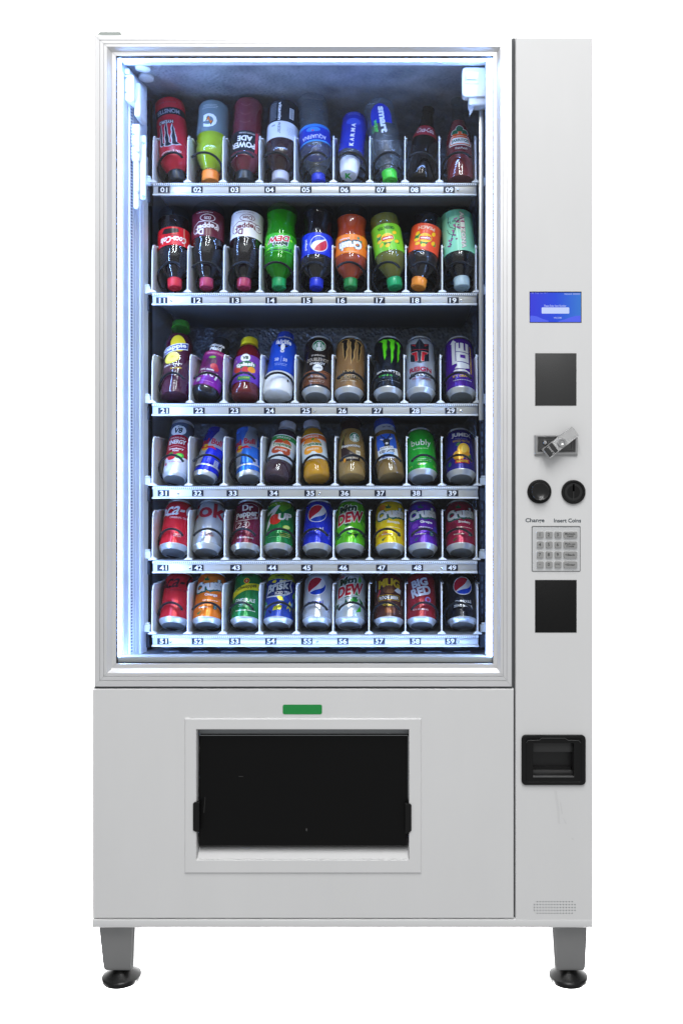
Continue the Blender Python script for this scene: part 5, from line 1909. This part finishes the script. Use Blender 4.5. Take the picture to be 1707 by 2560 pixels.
def crushcan(A, flav, spots, leafc):
    dots(A, 9, spots, 16, 112, 46, 3, 9, len(flav))
    A.ell(-20, 101, 9, 8, spots[0]); A.poly([(-10, 96), (0, 96), (2, 102), (-2, 100), (-4, 108), (-7, 101), (-11, 104)], leafc)
    crush(A, 0, 84, 70, '#2a6a5e', 9, 25)
    A.text(flav, 8, 61, 8, W, 28, bold=.03)
    A.lines(4, 48, 34, 1, '#f0f0e0', 3)
    A.rect(16, 24, 28, 38, '#3a7a74'); A.lines(20, 34, 5, 2, '#d8ece8', 3.4)
    A.lines(-8, 31, 22, 1, '#f4f4ec', 4, 2); A.poly([(-20, 18), (-8, 24), (-16, 14)], leafc)
can(47, 975, 'yellow pineapple soda can with white bubble lettering, above tag 47', '#e6c80e', lambda A: crushcan(A, 'Pineapple', ['#e8942a', '#d8b010', '#f0dc4a'], '#1f5a34'))
can(48, 1056.5, 'purple grape soda can with white bubble lettering, above tag 48', '#5a1f9c', lambda A: crushcan(A, 'Grape', ['#4a3ac0', '#4a1a80', '#7a3ab8'], '#1f5a5a'))
can(49, 1152, 'crimson strawberry soda can with white bubble lettering, above tag 49', '#9c1f44', lambda A: crushcan(A, 'Strawberry', ['#7a1430', '#b03050', '#8a1a3a'], '#1f5a34'))

# ============ row 6 : cans
can(51, 434, 'red cola can with black script lettering, above tag 51', '#b0131f', lambda A: coke(A, '#3a0c12', '#5a1018'))
can(52, 518, 'orange soda can with white bubble lettering, above tag 52', '#e07414', lambda A: crushcan(A, 'Orange', ['#d85a10', '#f09a34', '#c86010'], '#1f6a3a'))
def a(A):
    A.poly([(-110, 56), (-60, 58), (-31, 58), (0, 72), (32, 76), (110, 76), (110, 92), (32, 92), (0, 88), (-31, 74), (-60, 74), (-110, 72)], '#f0e01c')
    A.text('Schweppes', 0, 80, 12, '#16281c', 48, rot=13, shear=.25, bold=.015)
    A.ell(0, 95, 6.5, 7, '#f0e01c'); A.ell(0, 95, 5.4, 5.8, '#c8282a'); A.ell(0, 95, 2, 3, '#e8c8a0')
    A.poly([(-14, 106), (14, 106), (12, 113), (-12, 113)], '#0f4a24')
    A.text('GINGER ALE', 0, 48, 8.5, W, 46, bold=.01)
    A.lines(0, 38, 34, 2, '#d8ecd8', 4); A.lines(0, 24, 44, 1, '#f0f4e8', 4, 2)
can(53, 613, 'green ginger ale can with yellow diagonal band, above tag 53', '#157a3a', a)
def a(A):
    shards(A, 34, ['#6aa8d8', '#1a2f9a', '#8ad03a', '#d8d830', '#12185c', '#3f8a4a', '#a8c8e4'], 14, 100, 56, 14, 31)
    A.band(100, 117, '#a8b81c')
    A.text('LEMON', 0, 108, 5, '#2a3a1a', 20, bold=.03); A.text('FLAVORED ICED TEA', 0, 102.5, 3.4, '#2a3a1a', 38)
    dots(A, 5, ['#f0dc2a', '#e8e8c0'], 88, 100, 14, 3, 5, 2)
    A.poly([(-31, 58), (-26, 82), (6, 92), (32, 104), (28, 88), (34, 74), (20, 62), (-6, 56)], '#dfe6ee'); A.poly([(-29, 60), (-24, 80), (6, 89), (29, 100), (25, 86), (31, 74), (20, 64), (-6, 59)], '#16265c')
    A.text('Brisk', -2, 82, 20, '#dfe8f0', 52, rot=14, shear=.3, bold=.03)
    A.text('ICED TEA', 10, 67, 7, W, 34, rot=8, shear=.15, bold=.03)
    A.text('YEP', 2, 30, 9, '#e8e42a', 16, rot=10, bold=.05, out='#10143a', ow=.08)
can(54, 695, 'lemon iced tea can with busy blue and yellow pattern, above tag 54', '#24409c', a)
def a(A):
    globe(A, -3, 82, 21)
    A.text('pepsi', -4, 43, 11, '#1428b8', 36, bold=.01)
    A.text('12 FL OZ', 30, 32, 4, '#2a3cb0', 18, rot=80)
    A.lines(2, 34, 22, 3, '#c8ccd4', 4)
can(55, 792.5, 'silver diet cola can with round red white blue emblem, above tag 55', '#c9cfd9', a, metal=.6)
def a(A):
    shards(A, 22, ['#0f5a24', '#2f9a2c', '#0d4a2a', '#7ad03a', '#e4eaee'], 30, 112, 54, 16, 9)
    dew(A, 74, 12, 63, 20, 26)
    A.text('diet', -22, 106, 8, '#a02030', 16, rot=10, bold=.03, out='#e8ece8', ow=.06)
    A.poly([(-10, 36), (2, 46), (18, 40), (8, 24)], '#dfe6ea'); A.poly([(14, 20), (26, 38), (28, 24)], '#4ac02a')
can(56, 874, 'silver and green diet soda can with slanted red lettering, above tag 56', '#c2ccd0', a, metal=.5)
def a(A):
    A.poly([(-32, 96), (-20, 112), (20, 112), (32, 96), (34, 80), (-34, 80)], '#5a0f16')
    A.text('MUG', 0, 91, 21, '#d8b41e', 52, bold=.06, out='#3a1410', ow=.06, arc=.006)
    A.ell(0, 74, 14, 10, '#6e4428'); A.ell(3, 70, 8, 5.5, '#8a5c3a')
    A.poly([(12, 72), (20, 80), (30, 76), (28, 66), (18, 68)], '#e4e4e6'); A.poly([(-30, 60), (-22, 76), (-19, 72), (-26, 60)], '#b8282e')
    A.rect(-25, 25, 48, 61, '#caa22a'); A.rect(-24, 24, 49, 60, '#2a1612')
    A.text('ROOT BEER', 0, 54.5, 7.5, W, 44, bold=.03)
    A.text('NO CAFFEINE', 2, 37, 5, '#e0c82a', 32, bold=.02); A.rect(-8, 14, 18, 30, '#7a4220')
    A.lines(26, 32, 6, 4, '#9a8a80', 4)
    A.poly([(-38, 74), (-32, 74), (-32, 100), (-38, 104)], '#8a98a4'); A.poly([(30, 40), (34, 40), (34, 56), (31, 54)], '#c8d0cc')
can(57, 972, 'brown root beer can with yellow arched lettering, above tag 57', '#4a2620', a)
def a(A):
    rd = random.Random(6)
    for i in range(46):
        t, q = rd.uniform(0, 6.28), rd.uniform(24, 34)
        u, v = q * math.cos(t), 78 + q * 1.0 * math.sin(t)
        A.stroke([(u, v), (u + 4 * math.cos(t), v + 4 * math.sin(t))], .9, '#b0343c')
        A.layer -= 1
    A.layer += 1
    A.text('BIG', -4, 91, 19, '#c9d2e4', 38, rot=14, bold=.05, out='#6a1a28', ow=.04)
    A.text('RED', -1, 70, 22, '#c9d2e4', 46, rot=14, bold=.05, out='#6a1a28', ow=.04)
    A.ell(15, 50, 7, 7, '#8a8ad0'); A.ell(15, 50, 4.5, 4.5, '#a8283a')
    A.text('12 FL OZ (355 mL)', -2, 26, 4.4, '#e8dce0', 34, bold=.02)
can(58, 1053, 'dark red soda can with pale slanted capital letters, above tag 58', '#8e1a26', a)
def a(A):
    globe(A, 2, 83, 20.5)
    A.text('pepsi', 2, 45, 11, '#d8dce4', 36, bold=.01)
    A.text('ZERO SUGAR', 2, 35, 5.6, W, 44, bold=.03)
can(59, 1155, 'black cola can with round red white blue emblem, above tag 59', '#15151f', a)
